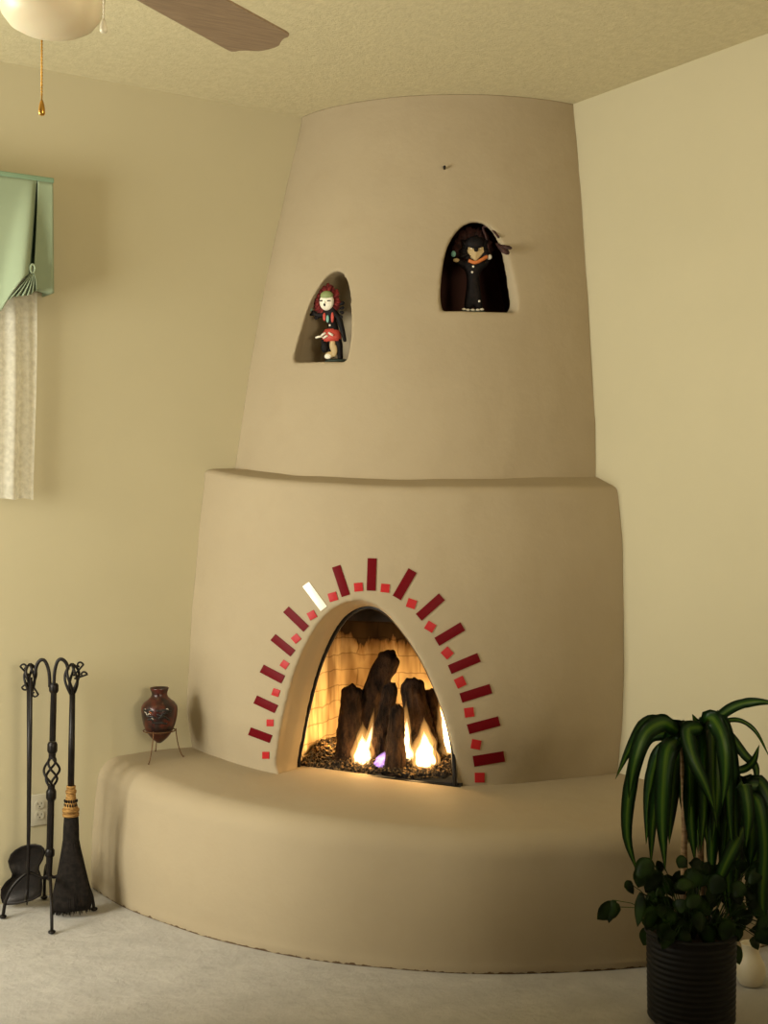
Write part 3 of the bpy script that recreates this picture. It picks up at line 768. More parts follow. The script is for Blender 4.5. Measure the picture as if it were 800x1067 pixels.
bm = bmesh.new(); lathe(bm, [(.03, 2.645), (.09, 2.635), (.115, 2.60), (.115, 2.545), (.09, 2.51), (.06, 2.50), (.06, 2.46), (.075, 2.455), (.075, 2.43), (.05, 2.425)], 36, fc); obj('motor_housing', bm, M_fanw, fan)
bm = bmesh.new(); bz = CAM.z + (HY - 37.5) / FPX * FT
lathe(bm, [(0, bz), (.03, bz + .002), (.055, bz + .009), (.075, bz + .020), (.088, bz + .037), (.095, bz + .058), (.097, bz + .08), (.092, bz + .098), (.080, bz + .106)], 40, fc); obj('lamp_bowl', bm, M_bowl, fan)
ax = (RGT * .325 + FWD * .608).normalized(); a0 = math.atan2(ax.y, ax.x)
for k in range(5):
    R = Matrix.Translation((fc.x, fc.y, 2.5)) @ Matrix.Rotation(a0 + k * 2 * PI / 5, 4, 'Z') @ Matrix.Rotation(math.radians(-4), 4, 'X')
    bm = bmesh.new()
    half = [(.17, .060), (.185, .066), (.40, .074), (.672, .081), (.684, .079), (.690, .071), (.690, .062), (.698, .050), (.710, .038), (.720, .028), (.724, .014)]
    ol = [(x, y) for x, y in half] + [(.725, 0)] + [(x, -y) for x, y in half[::-1]]
    t_ = [bm.verts.new((x, y, .003)) for x, y in ol]; b_ = [bm.verts.new((x, y, -.003)) for x, y in ol]
    bm.faces.new(t_); bm.faces.new(b_[::-1]); n = len(ol)
    for j in range(n): bm.faces.new((t_[j], b_[j], b_[(j + 1) % n], t_[(j + 1) % n]))
    bmesh.ops.transform(bm, matrix=R, verts=bm.verts[:]); bl = obj('blade', bm, M_blade, fan, False)
    bm = bmesh.new(); box(bm, (.08, -.018, .003), (.26, .018, .010), .003, 2); box(bm, (.22, -.045, .003), (.27, .045, .009), .003, 2)
    bmesh.ops.transform(bm, matrix=R, verts=bm.verts[:]); obj('blade_iron', bm, M_fanw, bl)
def chain(x, y1, y2, t, m, pr, label):
    a = at_t(x, 20, t); a.z = 2.44; e = at_t(x, y1, t); e2 = at_t(x - .6, y2, t)
    bm = bmesh.new(); tube(bm, [a, e], .0014, 6)
    for i in range(int((a.z - e.z) / .006)): ball(bm, a + (e - a).normalized() * .006 * i, .0022, 6)
    hc = Vector((fc.x, fc.y, 2.44)); tube(bm, [hc, a], .002, 6)
    ch = obj('pull_chain', bm, M_brass if m is M_brass else M_fanw, fan)
    bm = bmesh.new(); L_ = e.z - e2.z
    lathe(bm, [(pr * .3, e.z + .002), (pr * .55, e.z - L_ * .1), (pr * .8, e.z - L_ * .3), (pr, e.z - L_ * .6), (pr * 1.05, e.z - L_ * .85), (pr * .8, e2.z), (pr * .3, e2.z - .001)], 18, (e.x, e.y, 0)); tag(obj('pull_knob', bm, m, ch), label)
chain(43.5, 105, 120, 2.47, M_brass, .0062, 'gold pull knob')
chain(108, 21, 34, 2.27, M_fanw, .0068, 'cream pull knob')

# ------------------------------------------------------------------ valance and sheer curtain
M_green = varied('mint_cloth', (.25, .305, .205), (.27, .325, .22), 6, .8, 300, .15, .001, .2)
VY = -.12
def vp(x, y, off=0.0): return at_y(x, y, VY - off)
val = thing('valance', 'mint green box pleated window valance with gathered swag, on left wall', 'valance', (vp(30, 300).x, 0, vp(30, 300).z))
xr = vp(55.3, 240).x; xl = W1[0] - .12; zt_ = vp(40, 187.5).z
def grid_mesh(bm, fn, nu, nv):
    G = [[bm.verts.new(fn(i / nu, j / nv)) for i in range(nu + 1)] for j in range(nv + 1)]
    for j in range(nv):
        for i in range(nu): bm.faces.new((G[j][i], G[j][i + 1], G[j + 1][i + 1], G[j + 1][i]))
    return G
def thick(bm, t):
    bmesh.ops.recalc_face_normals(bm, faces=bm.faces[:]); bmesh.ops.solidify(bm, geom=bm.faces[:], thickness=t)
# side panel right of the pleat, with its return to the wall
def rp(u, w):
    zb = vp(46, 304.5).z; z = zt_ + (zb - zt_) * w
    slit = vp(39.5 - 5.5 * w ** 1.5, 0).x
    if u < .7: return Vector((slit + (xr - slit) * (u / .7), VY + .012 * math.sin(u / .7 * PI) * w - .004 * w, z + .002 * math.sin(u * 9) * w))
    k = (u - .7) / .3; return Vector((xr + .004 * w, VY + (0 - VY - .003) * k, z))
bm = bmesh.new(); grid_mesh(bm, rp, 20, 24); thick(bm, .004); obj('side_panel', bm, M_green, val)
# front panel with the swag: rolls forward to the pleat edge
def fpn(u, w):
    x1 = vp(38.6 - 7.2 * w ** 1.2, 0).x; x0 = xl
    x = x0 + (x1 - x0) * u; dist = x1 - x
    zb_edge = vp(33, 287).z; low = vp(4, 327).z
    zb = zb_edge + (low - zb_edge) * min(1, dist / .11) ** 1.9 if dist < .5 else low
    z = zt_ + (zb - zt_) * w
    ridge = .045 * w * math.exp(-((dist - .030 * w - .012) / (.030 + .02 * w)) ** 2) 
    tuck = .03 * math.exp(-(dist / .010) ** 2) * w ** .5
    y = VY - ridge + tuck - .010 * w * math.sin(dist * 26) * math.exp(-dist * 3)
    return Vector((x, y, z))
bm = bmesh.new()
us_ = [1 - (1 - i / 90) ** 2.2 for i in range(91)]
G = [[bm.verts.new(fpn(u, j / 30)) for u in us_] for j in range(31)]
for j in range(30):
    for i in range(90): bm.faces.new((G[j][i], G[j][i + 1], G[j + 1][i + 1], G[j + 1][i]))
thick(bm, .004); obj('front_panel', bm, M_green, val)
# dark green sheet behind the pleat slit
M_backing = mat('pleat_backing', (.05, .09, .055), .9)
bm = bmesh.new(); grid_mesh(bm, lambda u, w: Vector((vp(30 + 14 * u, 0).x, VY + .035, zt_ + (vp(40, 300).z - zt_) * w)), 4, 6); thick(bm, .003); obj('pleat_backing', bm, M_backing, val)
bm = bmesh.new(); g0 = vp(34, 282, .03)
tips = [(8, 312), (15, 309), (21, 308.5), (27, 308), (31.5, 307), (36, 304), (40, 302)]
for a, b in zip(tips, tips[1:]):
    def fold(u, w, a=a, b=b):
        e = vp(a[0] + (b[0] - a[0]) * u, a[1] + (b[1] - a[1]) * u, .012 + .018 * math.sin(PI * u)); s = g0 + RGT * (u - .5) * .006
        return s.lerp(e, w) - Vector((0, .015 * math.sin(PI * w) * math.sin(PI * u), 0))
    grid_mesh(bm, fold, 8, 10)
thick(bm, .003); obj('gathered_fan', bm, M_green, val)
bm = bmesh.new(); P = [vp(34 + 2.4 * math.sin(k / 14 * 2 * PI), 280 + 4.4 * math.cos(k / 14 * 2 * PI), .04) for k in range(15)]; tube(bm, P, .0045, 8); ball(bm, vp(34, 281, .03), (.007, .006, .010), 10); obj('knot', bm, M_green, val)
bm = bmesh.new(); box(bm, (xl, VY - .003, zt_ - .003), (xr + .003, -.002, zt_ + .014), .003, 2); obj('top_board', bm, varied('valance_piping', (.20, .31, .21), (.22, .33, .22), 8), val)
M_sheer = bpy.data.materials.new('sheer_lace'); M_sheer.use_nodes = True; b = bsdf(M_sheer)
b.inputs['Base Color'].default_value = (.84, .82, .74, 1); b.inputs['Roughness'].default_value = .9
v = coords(M_sheer); tr = N(M_sheer, 'ShaderNodeBsdfTransparent'); tl = N(M_sheer, 'ShaderNodeBsdfTranslucent'); tl.inputs[0].default_value = (.8, .76, .62, 1)
m1 = N(M_sheer, 'ShaderNodeMixShader'); m1.inputs[0].default_value = .35; L(M_sheer, b.outputs[0], m1.inputs[1]); L(M_sheer, tl.outputs[0], m1.inputs[2])
m2 = N(M_sheer, 'ShaderNodeMixShader'); L(M_sheer, m1.outputs[0], m2.inputs[1]); L(M_sheer, tr.outputs[0], m2.inputs[2])
rr_ = ramp(M_sheer, noise_tex(M_sheer, v, 55, 3), [(.35, (.42, .42, .42)), (.65, (.58, .58, .58))]); L(M_sheer, rr_, m2.inputs[0])
L(M_sheer, m2.outputs[0], M_sheer.node_tree.nodes['Material Output'].inputs['Surface'])
sx = at_y(38.5, 400, -.06).x; sz0 = zt_ - .03; sz1 = at_y(25, 521, -.06).z
bm = bmesh.new()
def sh(u, w):
    x = xl + .1 + (sx - xl - .1) * u; d = sx - x
    return Vector((x + .012 * math.sin(w * 5) * (w ** 2), -.06 + .014 * math.sin(d * 55) * (.4 + .6 * w) + .006 * math.sin(d * 120 + w * 2), sz0 + (sz1 - sz0) * w + .006 * abs(math.sin(d * 42)) * (w > .99)))
grid_mesh(bm, sh, 260, 16)
tag(obj('sheer_curtain', bm, M_sheer), 'white translucent lace curtain hanging below the mint green valance', 'curtain')

# ------------------------------------------------------------------ potted plants
PT = 3.57
pc = CAM + FWD * PT + RGT * ((720 - CX) / FPX * PT); pc = Vector((pc.x, pc.y, 0))
plant = thing('potted_dracaena', 'tall green corn plant with drooping striped leaves in ribbed black pot', 'plant', pc)
M_pot = mat('black_pot', (.006, .006, .007), .5, 0, .2)
bm = bmesh.new(); prof = [(0, .001), (.085, .001), (.102, .008), (.113, .022)]
PZ = .262
for i in range(60):
    z = .025 + (PZ - .03) * i / 59; prof.append((.117 + .004 * z / PZ + .0022 * math.sin(i * 1.55), z))
prof += [(.127, PZ - .004), (.127, PZ + .006), (.116, PZ + .006), (.112, PZ - .03), (0, PZ - .03)]
lathe(bm, prof, 48, pc, False); obj('pot', bm, M_pot, plant)
bm = bmesh.new(); lathe(bm, [(0, PZ - .04), (.112, PZ - .04), (.110, PZ - .018), (.06, PZ - .012), (0, PZ - .010)], 32, pc, False); obj('soil', bm, varied('soil', (.02, .013, .009), (.05, .03, .02), 40, .95, 60, .8, .01), plant)
M_cane = varied('cane_bark', (.20, .12, .06), (.36, .24, .13), 20, .8, 60, .5, .003, stretch=(1, 1, 5))
def pp(x, y, dt=0.0): return at_t(x, y, PT + dt)
canes = [[(714, 985, 0), (712, 930, 0), (713, 850, .0), (711, 762, .0)], [(735, 985, .03), (733, 930, .03), (730, 880, .03), (737, 800, .02), (741, 756, .02)],
         [(760, 985, .06), (764, 920, .06), (771, 860, .06), (776, 822, .06)]]
for c in canes:
    P = spline([pp(*q) for q in c], 30); bm = bmesh.new()
    tube(bm, P, [.0085 + .0012 * (i % 5 == 0) for i in range(31)], 10); obj('cane', bm, M_cane, plant)
M_leaf = bpy.data.materials.new('striped_leaf'); M_leaf.use_nodes = True; b = bsdf(M_leaf)
tc = N(M_leaf, 'ShaderNodeTexCoord'); sp = N(M_leaf, 'ShaderNodeSeparateXYZ'); L(M_leaf, tc.outputs['UV'], sp.inputs[0])
mp = N(M_leaf, 'ShaderNodeMapping'); mp.inputs['Scale'].default_value = (26, .6, 1); L(M_leaf, tc.outputs['UV'], mp.inputs['Vector'])
nzf = noise_tex(M_leaf, mp.outputs['Vector'], 1, 2)
ma = N(M_leaf, 'ShaderNodeMath', operation='MULTIPLY_ADD'); ma.inputs[1].default_value = .22; L(M_leaf, nzf, ma.inputs[0])
ab = N(M_leaf, 'ShaderNodeMath', operation='ABSOLUTE'); sb = N(M_leaf, 'ShaderNodeMath', operation='SUBTRACT'); sb.inputs[1].default_value = .5
L(M_leaf, sp.outputs['X'], sb.inputs[0]); L(M_leaf, sb.outputs[0], ab.inputs[0]); L(M_leaf, ab.outputs[0], ma.inputs[2])
L(M_leaf, ramp(M_leaf, ma.outputs[0], [(.10, (.12, .22, .02)), (.26, (.022, .085, .010)), (.45, (.005, .024, .004))]), b.inputs['Base Color'])
b.inputs['Roughness'].default_value = .38; b.inputs['Specular IOR Level'].default_value = .35
def leaf(bm, uvl, P, w, face, keel=.25, prof=None):
    """a long strap leaf along P with a keel, facing roughly along face"""
    n = len(P) - 1; rows = []
    fr = frames(P)
    for i, (p, t, _, _) in enumerate(fr):
        s = t.cross(face)
        s = s.normalized() if s.length > 1e-4 else RGT.copy()
        nn = s.cross(t).normalized(); u = i / n
        hw = w * (prof(u) if prof else (.22 + .78 * math.sin(PI * min(1, (u * .9 + .12)) ** .9) if u < .95 else .12)) * .5
        if u > .6: hw = w * .5 * max(.02, (1 - ((u - .6) / .4) ** 1.7)) * .95
        rows.append([(bm.verts.new(p + s * hw * k + nn * keel * hw * (k * k) + nn * .02 * w * math.sin(u * 11 + k * 2)), ((k + 1) / 2, u)) for k in (-1, -.5, 0, .5, 1)])
    for A, B in zip(rows, rows[1:]):
        for k in range(4):
            q = (A[k], A[k + 1], B[k + 1], B[k]); f = bm.faces.new([x[0] for x in q])
            for lp, x in zip(f.loops, q): lp[uvl].uv = x[1]
def finish_leaves(bm, name, m):
    bmesh.ops.solidify(bm, geom=bm.faces[:], thickness=.0007)
    me = bpy.data.meshes.new(name); bm.to_mesh(me); bm.free(); return link(name, me, plant, True, m)
heads = {0: [([(711, 766, 0), (702, 756, -.03), (690, 752, -.06), (673, 753, -.09), (657, 778, -.11), (641, 812, -.12)], .036),
             ([(711, 766, 0), (700, 757, -.05), (690, 753, -.09), (673, 764, -.13), (661, 795, -.15), (655, 832, -.15)], .050),
             ([(711, 768, 0), (695, 764, .0), (672, 770, .0), (658, 812, .0), (653, 868, -.02), (664, 910, -.03)], .042),
             ([(711, 768, 0), (704, 772, -.04), (695, 782, -.09), (691, 820, -.12), (690, 862, -.12), (693, 908, -.11)], .050),
             ([(711, 768, 0), (698, 776, .04), (684, 790, .06), (676, 830, .06), (673, 880, .05)], .044),
             ([(711, 768, 0), (702, 780, -.01), (690, 806, -.03), (681, 850, -.04), (678, 902, -.05)], .044),
             ([(711, 768, 0), (704, 790, .03), (700, 830, .04), (697, 880, .04)], .040)],
         1: [([(739, 760, 0), (728, 758, -.05), (717, 762, -.10), (722, 788, -.13), (735, 818, -.14), (745, 846, -.14)], .044),
             ([(740, 758, 0), (737, 750, -.04), (744, 750, -.08), (754, 772, -.11), (756, 806, -.12), (752, 842, -.12)], .050),
             ([(738, 762, 0), (733, 754, 0), (726, 752, .0), (721, 744, .0)], .020),
             ([(741, 757, .02), (752, 745, .02), (768, 735, .02), (788, 731, .02), (812, 733, .03)], .030),
             ([(742, 757, .02), (756, 751, .02), (772, 751, .01), (788, 763, .0), (803, 792, 0)], .014),
             ([(740, 758, .02), (732, 768, .0), (722, 800, -.03), (720, 850, -.04), (724, 900, -.04)], .048),
             ([(741, 758, .02), (748, 762, .02), (760, 785, .01), (763, 830, .0), (758, 880, 0)], .050),
             ([(741, 758, .02), (740, 775, .03), (738, 815, .03), (735, 870, .02)], .046),
             ([(741, 758, .02), (746, 778, -.03), (748, 820, -.06), (742, 880, -.06)], .046),
             ([(741, 760, .02), (758, 764, .03), (776, 786, .03), (788, 800, .03), (787, 822, .02)], .030),
             ([(755, 800, .03), (772, 802, .03), (784, 794, .02), (791, 776, .02)], .022)],
         2: [([(776, 824, 0), (772, 818, -.06), (776, 820, -.10), (780, 850, -.12), (777, 884, -.12)], .044),
             ([(776, 824, 0), (786, 818, .0), (802, 826, 0), (812, 860, 0)], .040),
             ([(776, 826, 0), (790, 836, -.06), (797, 880, -.08), (794, 935, -.08), (798, 985, -.08)], .044),
             ([(776, 826, 0), (766, 846, .0), (757, 880, -.02), (752, 920, -.03)], .046),
             ([(775, 862, -.02), (766, 880, -.07), (754, 905, -.09), (744, 932, -.09)], .040),
             ([(776, 826, .0), (784, 860, .03), (786, 910, .03), (780, 960, .03)], .048),
             ([(776, 826, .02), (770, 860, .04), (766, 910, .04), (762, 950, .03)], .046),
             ([(776, 826, .02), (795, 850, .05), (803, 900, .05), (800, 950, .04)], .046)]}
for hd, ls in heads.items():
    bm = bmesh.new(); uvl = bm.loops.layers.uv.new('UVMap')
    for pts, w in ls:
        P = spline([pp(*q) for q in pts], 22)
        f0 = (-FWD + RGT * random.uniform(-.35, .35) + UP * .35).normalized()
        leaf(bm, uvl, P, w, f0, random.choice((-.3, -.22)))
    hx, hy, hdt = ((711, 768, .02), (741, 760, .03), (776, 826, .04))[hd]
    for j in range(15):
        sx = random.uniform(-1, 1); sp_ = random.uniform(16, 44) * sx; dd = random.uniform(-.10, .16); hl = random.uniform(70, 140)
        P = spline([pp(hx, hy, hdt), pp(hx + sp_ * .45, hy - random.uniform(2, 12), hdt + dd * .5), pp(hx + sp_ * .9, hy + hl * .25, hdt + dd * .9), pp(hx + sp_ * 1.02, hy + hl * .65, hdt + dd), pp(hx + sp_ * 1.05 + random.uniform(-5, 5), hy + hl, hdt + dd)], 22)
        leaf(bm, uvl, P, random.uniform(.036, .05), (-FWD + RGT * random.uniform(-1.2, 1.2) + UP * .3).normalized(), random.choice((-.3, -.22)))
    finish_leaves(bm, 'leaf_crown', M_leaf)
M_vine = mat('vine_leaf', (.02, .06, .012), .4, 0, .35)
v = coords(M_vine); L(M_vine, ramp(M_vine, noise_tex(M_vine, v, 14, 2), [(.4, (.005, .018, .004)), (.7, (.035, .085, .012))]), bsdf(M_vine).inputs['Base Color'])
bm = bmesh.new(); uvl = bm.loops.layers.uv.new('UVMap')
hprof = lambda u: (math.sin(PI * min(1, u * .95 + .08)) ** .8 if u < .8 else .2)
spots = [((646, 945), (622, 958), .05, -.05), ((652, 918), (660, 932), .035, -.05), ((668, 930), (664, 966), .035, -.05), ((722, 921), (704, 926), .04, -.12), ((727, 950), (730, 972), .045, -.14), ((690, 910), (672, 930), .05, -.1),
         ((800, 955), (790, 975), .04, -.1), ((640, 938), (634, 962), .03, -.05), ((705, 974), (690, 980), .03, -.13)]
for k in range(110):
    a = random.uniform(0, 1); x = 672 + 122 * a; y = random.uniform(895, 985); spots.append(((x, y), (x + random.uniform(-16, 16), y + random.uniform(5, 24)), random.uniform(.035, .055), random.uniform(-.12, .08)))
root = pc + UP * (PZ - .01)
for a, b, w, dt in spots:
    A, B = pp(*a, dt), pp(*b, dt - .01); A.z = max(A.z, .05); B.z = max(B.z, .03)
    m_ = A.lerp(B, .5) + UP * .006
    f0 = (-FWD + Vector((random.uniform(-.7, .7), random.uniform(-.7, .7), random.uniform(-.1, .8)))).normalized()
    leaf(bm, uvl, spline([A, m_, B], 8), w, f0, -.2, hprof)
bmesh.ops.solidify(bm, geom=bm.faces[:], thickness=.0006)
for a, b, w, dt in spots:
    A = pp(*a, dt); A.z = max(A.z, .05)
    s = root + Vector((A.x - root.x, A.y - root.y, 0)) * .35
    tube(bm, spline([s, s.lerp(A, .5) + UP * .03, A], 6), .0014, 4)
me = bpy.data.meshes.new('trailing_foliage'); bm.to_mesh(me); bm.free(); link('trailing_foliage', me, plant, True, M_vine)
jt = 3.86; jc = CAM + FWD * jt + RGT * ((782 - CX) / FPX * jt); jc = Vector((jc.x, jc.y, 0))
bm = bmesh.new(); lathe(bm, [(0, .001), (.028, .001), (.034, .006), (.044, .035), (.042, .06), (.030, .085), (.024, .10), (.028, .122), (.030, .125), (.024, .124), (.019, .10), (0, .09)], 32, jc, False)
tag(obj('ceramic_jar', bm, mat('cream_ceramic', (.62, .55, .40), .4)), 'small cream ceramic jar on the carpet, half hidden behind the black pot', 'jar')

# ------------------------------------------------------------------ the two carved dolls in the niches
def doll_tools(O, n, x0, y0, s):
    def P(x, y, off=0.0): return at_plane(x0 + x / s, y0 + y / s, O, n) + n * off
    k = (O - CAM).dot(FWD) / FPX / s
    side = Vector((-n.y, n.x, 0)).normalized()
    if side.dot(RGT) < 0: side.negate()
    return P, k, side
def skin_body(name, verts, edges, radii, m, parent):
    me = bpy.data.meshes.new(name); me.from_pydata([tuple(q) for q in verts], edges, []); me.update()
    o = bpy.data.objects.new(name + '_raw', me); COL.objects.link(o)
    md = o.modifiers.new('s', 'SKIN'); md.use_smooth_shade = True
    for d, r in zip(me.skin_vertices[0].data, radii): d.radius = (r, r)
    me.skin_vertices[0].data[0].use_root = True
    o.modifiers.new('u', 'SUBSURF').levels = 2
    dg = bpy.context.evaluated_depsgraph_get(); dg.update()
    out_ = bpy.data.meshes.new_from_object(o.evaluated_get(dg)); out_.name = name; bpy.data.objects.remove(o)
    out_.materials.clear(); return link(name, out_, parent, True, m)
def feather(bm, a, b, w, n, th=.0012):
    d = (b - a); s = d.cross(n).normalized() * w / 2; L_ = []
    for off in (th, -th):
        L_.append([bm.verts.new(a + d * u + s * k + n * off * (1 if abs(k) < .3 else .4)) for u, k in ((0, -.25), (.35, -.8), (.7, -1), (.92, -.6), (1, 0), (.92, .6), (.7, 1), (.35, .8), (0, .25))])
    m_ = len(L_[0]); bm.faces.new(L_[0]); bm.faces.new(L_[1][::-1])
    for i in range(m_): bm.faces.new((L_[0][i], L_[1][i], L_[1][(i + 1) % m_], L_[0][(i + 1) % m_]))
D_blk = varied('doll_black', (.004, .0035, .004), (.012, .008, .008), 60, .65, spec=.15); D_red = varied('doll_crimson', (.08, .007, .008), (.20, .018, .014), 60, .8); D_red2 = mat('doll_red', (.45, .05, .03), .6)
D_wht = mat('doll_white', (.72, .66, .54), .6); D_grn = mat('doll_green', (.20, .24, .09), .6); D_teal = mat('doll_turquoise', (.16, .36, .30), .5); D_org = mat('doll_orange', (.50, .14, .03), .6); D_base = mat('doll_base', (.02, .035, .025), .6)
D_brn = varied('doll_brown', (.018, .006, .005), (.05, .016, .012), 60, .7); D_tan = mat('doll_tan', (.42, .30, .14), .6)
def ellipsoid(bm, P, side, n, x, y, off, rx, ry, rd, k, seg=14):
    ball(bm, P(x, y, off), (rx * k, rd * k, ry * k), seg, Matrix((side, -n, UP)).transposed())

# left doll
dn = (nLn + (-FWD) * .6); dn.z = 0; dn.normalize()
O = at_plane(348, 377, nLp - nLn * .075, nLn); O.z = nLz
P, k, sd = doll_tools(O, dn, 300, 270, 8.89)
dl = thing('feather_doll', 'small carved doll with white face and red feather ruff in the left niche', 'figurine', O)
body_v = [P(430, 700), P(415, 600), P(400, 500), P(380, 400), P(340, 520), P(265, 520), P(222, 480), P(470, 540), P(505, 660), P(530, 770), P(400, 780), P(385, 850), P(370, 935, .006), P(475, 790), P(480, 870), P(490, 935, .006)]
body_e = [(0, 1), (1, 2), (2, 3), (2, 4), (4, 5), (5, 6), (2, 7), (7, 8), (8, 9), (0, 10), (10, 11), (11, 12), (0, 13), (13, 14), (14, 15)]
skin_body('body', body_v, body_e, [r * k for r in (52, 48, 45, 52, 30, 24, 18, 32, 24, 18, 36, 32, 30, 36, 30, 28)], D_blk, dl)
bm = bmesh.new(); ellipsoid(bm, P, sd, dn, 450, 945, 0, 118, 22, 60, k, 20)
for q in bm.verts: q.co.z = max(q.co.z, nLz + .0005)
obj('base', bm, D_base, dl)
bm = bmesh.new(); ellipsoid(bm, P, sd, dn, 372, 400, 40 * k, 70, 82, 40, k, 20); mask = obj('mask', bm, D_wht, dl)
bm = bmesh.new(); ellipsoid(bm, P, sd, dn, 374, 345, 44 * k, 62, 46, 42, k, 18); obj('forehead_cap', bm, D_grn, mask)
for x in (332, 402):
    bm = bmesh.new(); ellipsoid(bm, P, sd, dn, x, 396, 74 * k, 20, 6, 9, k, 8); obj('eye', bm, D_blk, mask)
bm = bmesh.new(); ellipsoid(bm, P, sd, dn, 364, 432, 74 * k, 11, 15, 10, k, 10); obj('mouth', bm, D_blk, mask)
bm = bmesh.new(); ellipsoid(bm, P, sd, dn, 368, 412, 82 * k, 7, 14, 10, k, 8); obj('nose', bm, D_wht, mask)
bm = bmesh.new()
for j in range(44):
    a = 2 * PI * j / 44 + random.uniform(-.05, .05); r0, r1 = 62, random.uniform(112, 142); off = (4 + (j % 3) * 9) * k
    cx_, cy_ = 362, 390
    feather(bm, P(cx_ + r0 * math.cos(a), cy_ + r0 * 1.1 * math.sin(a), off + .006), P(cx_ + r1 * math.cos(a), cy_ + r1 * 1.22 * math.sin(a), off - .004), 30 * k, dn)
obj('feather_ruff', bm, D_red, dl)
for x, y, x2, y2 in ((470, 430, 530, 400), (478, 460, 530, 450), (480, 490, 525, 500), (470, 520, 512, 545), (270, 500, 210, 520), (300, 530, 250, 555)):
    bm = bmesh.new(); feather(bm, P(x, y, .004), P(x2, y2, .008), 34 * k, dn); obj('shoulder_feather', bm, D_blk, dl)
bm = bmesh.new(); ellipsoid(bm, P, sd, dn, 385, 560, 52 * k, 15, 36, 8, k, 10); obj('pendant', bm, D_teal, dl)
bm = bmesh.new(); ellipsoid(bm, P, sd, dn, 425, 545, 42 * k, 15, 50, 8, k, 10); ellipsoid(bm, P, sd, dn, 350, 540, 40 * k, 15, 40, 8, k, 10); obj('sash', bm, D_red2, dl)
bm = bmesh.new(); ellipsoid(bm, P, sd, dn, 213, 468, 10 * k, 14, 18, 12, k, 10); obj('rattle', bm, D_teal, dl)
bm = bmesh.new(); ellipsoid(bm, P, sd, dn, 405, 620, 54 * k, 12, 10, 8, k, 8); obj('buckle', bm, D_wht, dl)
bm = bmesh.new(); sk = []
for j, (cy, rx) in enumerate(((650, 62), (680, 80), (720, 90), (765, 88))):
    c = P(405, cy); sk.append([bm.verts.new(c + sd * rx * k * math.cos(2 * PI * i / 28) * (1 + .05 * (i % 2)) + dn * rx * .75 * k * math.sin(2 * PI * i / 28) * (1 + .05 * (i % 2))) for i in range(28)])
for A, B in zip(sk, sk[1:]):
    for i in range(28): bm.faces.new((A[i], A[(i + 1) % 28], B[(i + 1) % 28], B[i]))
bm.faces.new(sk[0]); bm.faces.new(sk[-1]); skirt = obj('skirt', bm, D_red2, dl)
bm = bmesh.new()
for x0_, y0_, x1_, y1_ in ((330, 720, 370, 690), (350, 740, 390, 715), (400, 690, 440, 715), (280, 735, 340, 722)): tube(bm, [P(x0_, y0_, 64 * k), P((x0_ + x1_) / 2, (y0_ + y1_) / 2, 72 * k), P(x1_, y1_, 64 * k)], 11 * k, 6)
obj('white_fringe', bm, D_wht, skirt)
bm = bmesh.new()
for x, y, rx, ry in ((425, 800, 30, 60), (440, 850, 32, 60), (400, 890, 45, 30)): ellipsoid(bm, P, sd, dn, x, y, 38 * k, rx, ry, 14, k, 12)
obj('kilt', bm, D_tan, dl)
bm = bmesh.new(); ellipsoid(bm, P, sd, dn, 385, 905, 44 * k, 36, 26, 14, k, 10); obj('white_legging', bm, D_wht, dl)
bm = bmesh.new(); ellipsoid(bm, P, sd, dn, 352, 820, 45 * k, 34, 52, 20, k, 12); ellipsoid(bm, P, sd, dn, 335, 770, 45 * k, 16, 24, 14, k, 10); obj('drum', bm, D_blk, dl)

# right doll
dn = (nRn + (-FWD) * .6); dn.z = 0; dn.normalize()
O = at_plane(492, 325, nRp - nRn * .10, nRn); O.z = nRz
P, k, sd = doll_tools(O, dn, 440, 220, 7.27)
dr = thing('winged_doll', 'dark carved doll with black feather headdress and cream face in the right niche', 'figurine', O)
bv = [P(385, 650), P(385, 540), P(385, 420), P(390, 330), P(320, 410), P(255, 370), P(460, 405), P(505, 360), P(345, 700), P(340, 755, .006), P(425, 700), P(430, 755, .006)]
be = [(0, 1), (1, 2), (2, 3), (2, 4), (4, 5), (2, 6), (6, 7), (0, 8), (8, 9), (0, 10), (10, 11)]
skin_body('body', bv, be, [r * k for r in (58, 52, 50, 52, 32, 22, 32, 20, 36, 30, 36, 30)], D_blk, dr)
bm = bmesh.new(); ellipsoid(bm, P, sd, dn, 380, 765, 0, 100, 22, 60, k, 20)
for q in bm.verts: q.co.z = max(q.co.z, nRz + .0005)
obj('base', bm, D_base, dr)
bm = bmesh.new()
for x in (305, 335, 372, 410, 440): ellipsoid(bm, P, sd, dn, x, 752 + 4 * math.sin(x), 58 * k, 17, 9, 10, k, 8)
obj('white_toes', bm, D_wht, dr)
bm = bmesh.new()
tri = [(340, 285), (450, 285), (455, 320), (395, 388), (385, 388), (335, 320)]
f = [bm.verts.new(P(x, y, 62 * k)) for x, y in tri]; g = [bm.verts.new(P(395 + (x - 395) * 1.2, 330 + (y - 330) * 1.2, 30 * k)) for x, y in tri]; fm = bm.verts.new(P(394, 320, 80 * k))
for i in range(6): bm.faces.new((f[i], f[(i + 1) % 6], fm)); bm.faces.new((f[i], g[i], g[(i + 1) % 6], f[(i + 1) % 6]))
bm.faces.new(g); fm_o = obj('mask', bm, D_tan, dr, False)
bm = bmesh.new(); ellipsoid(bm, P, sd, dn, 394, 306, 80 * k, 17, 17, 14, k, 10); obj('beak', bm, D_blk, fm_o)
for x in (362, 428):
    bm = bmesh.new(); ellipsoid(bm, P, sd, dn, x, 296, 68 * k, 8, 5, 8, k, 8); obj('eye', bm, D_wht, fm_o)
bm = bmesh.new()
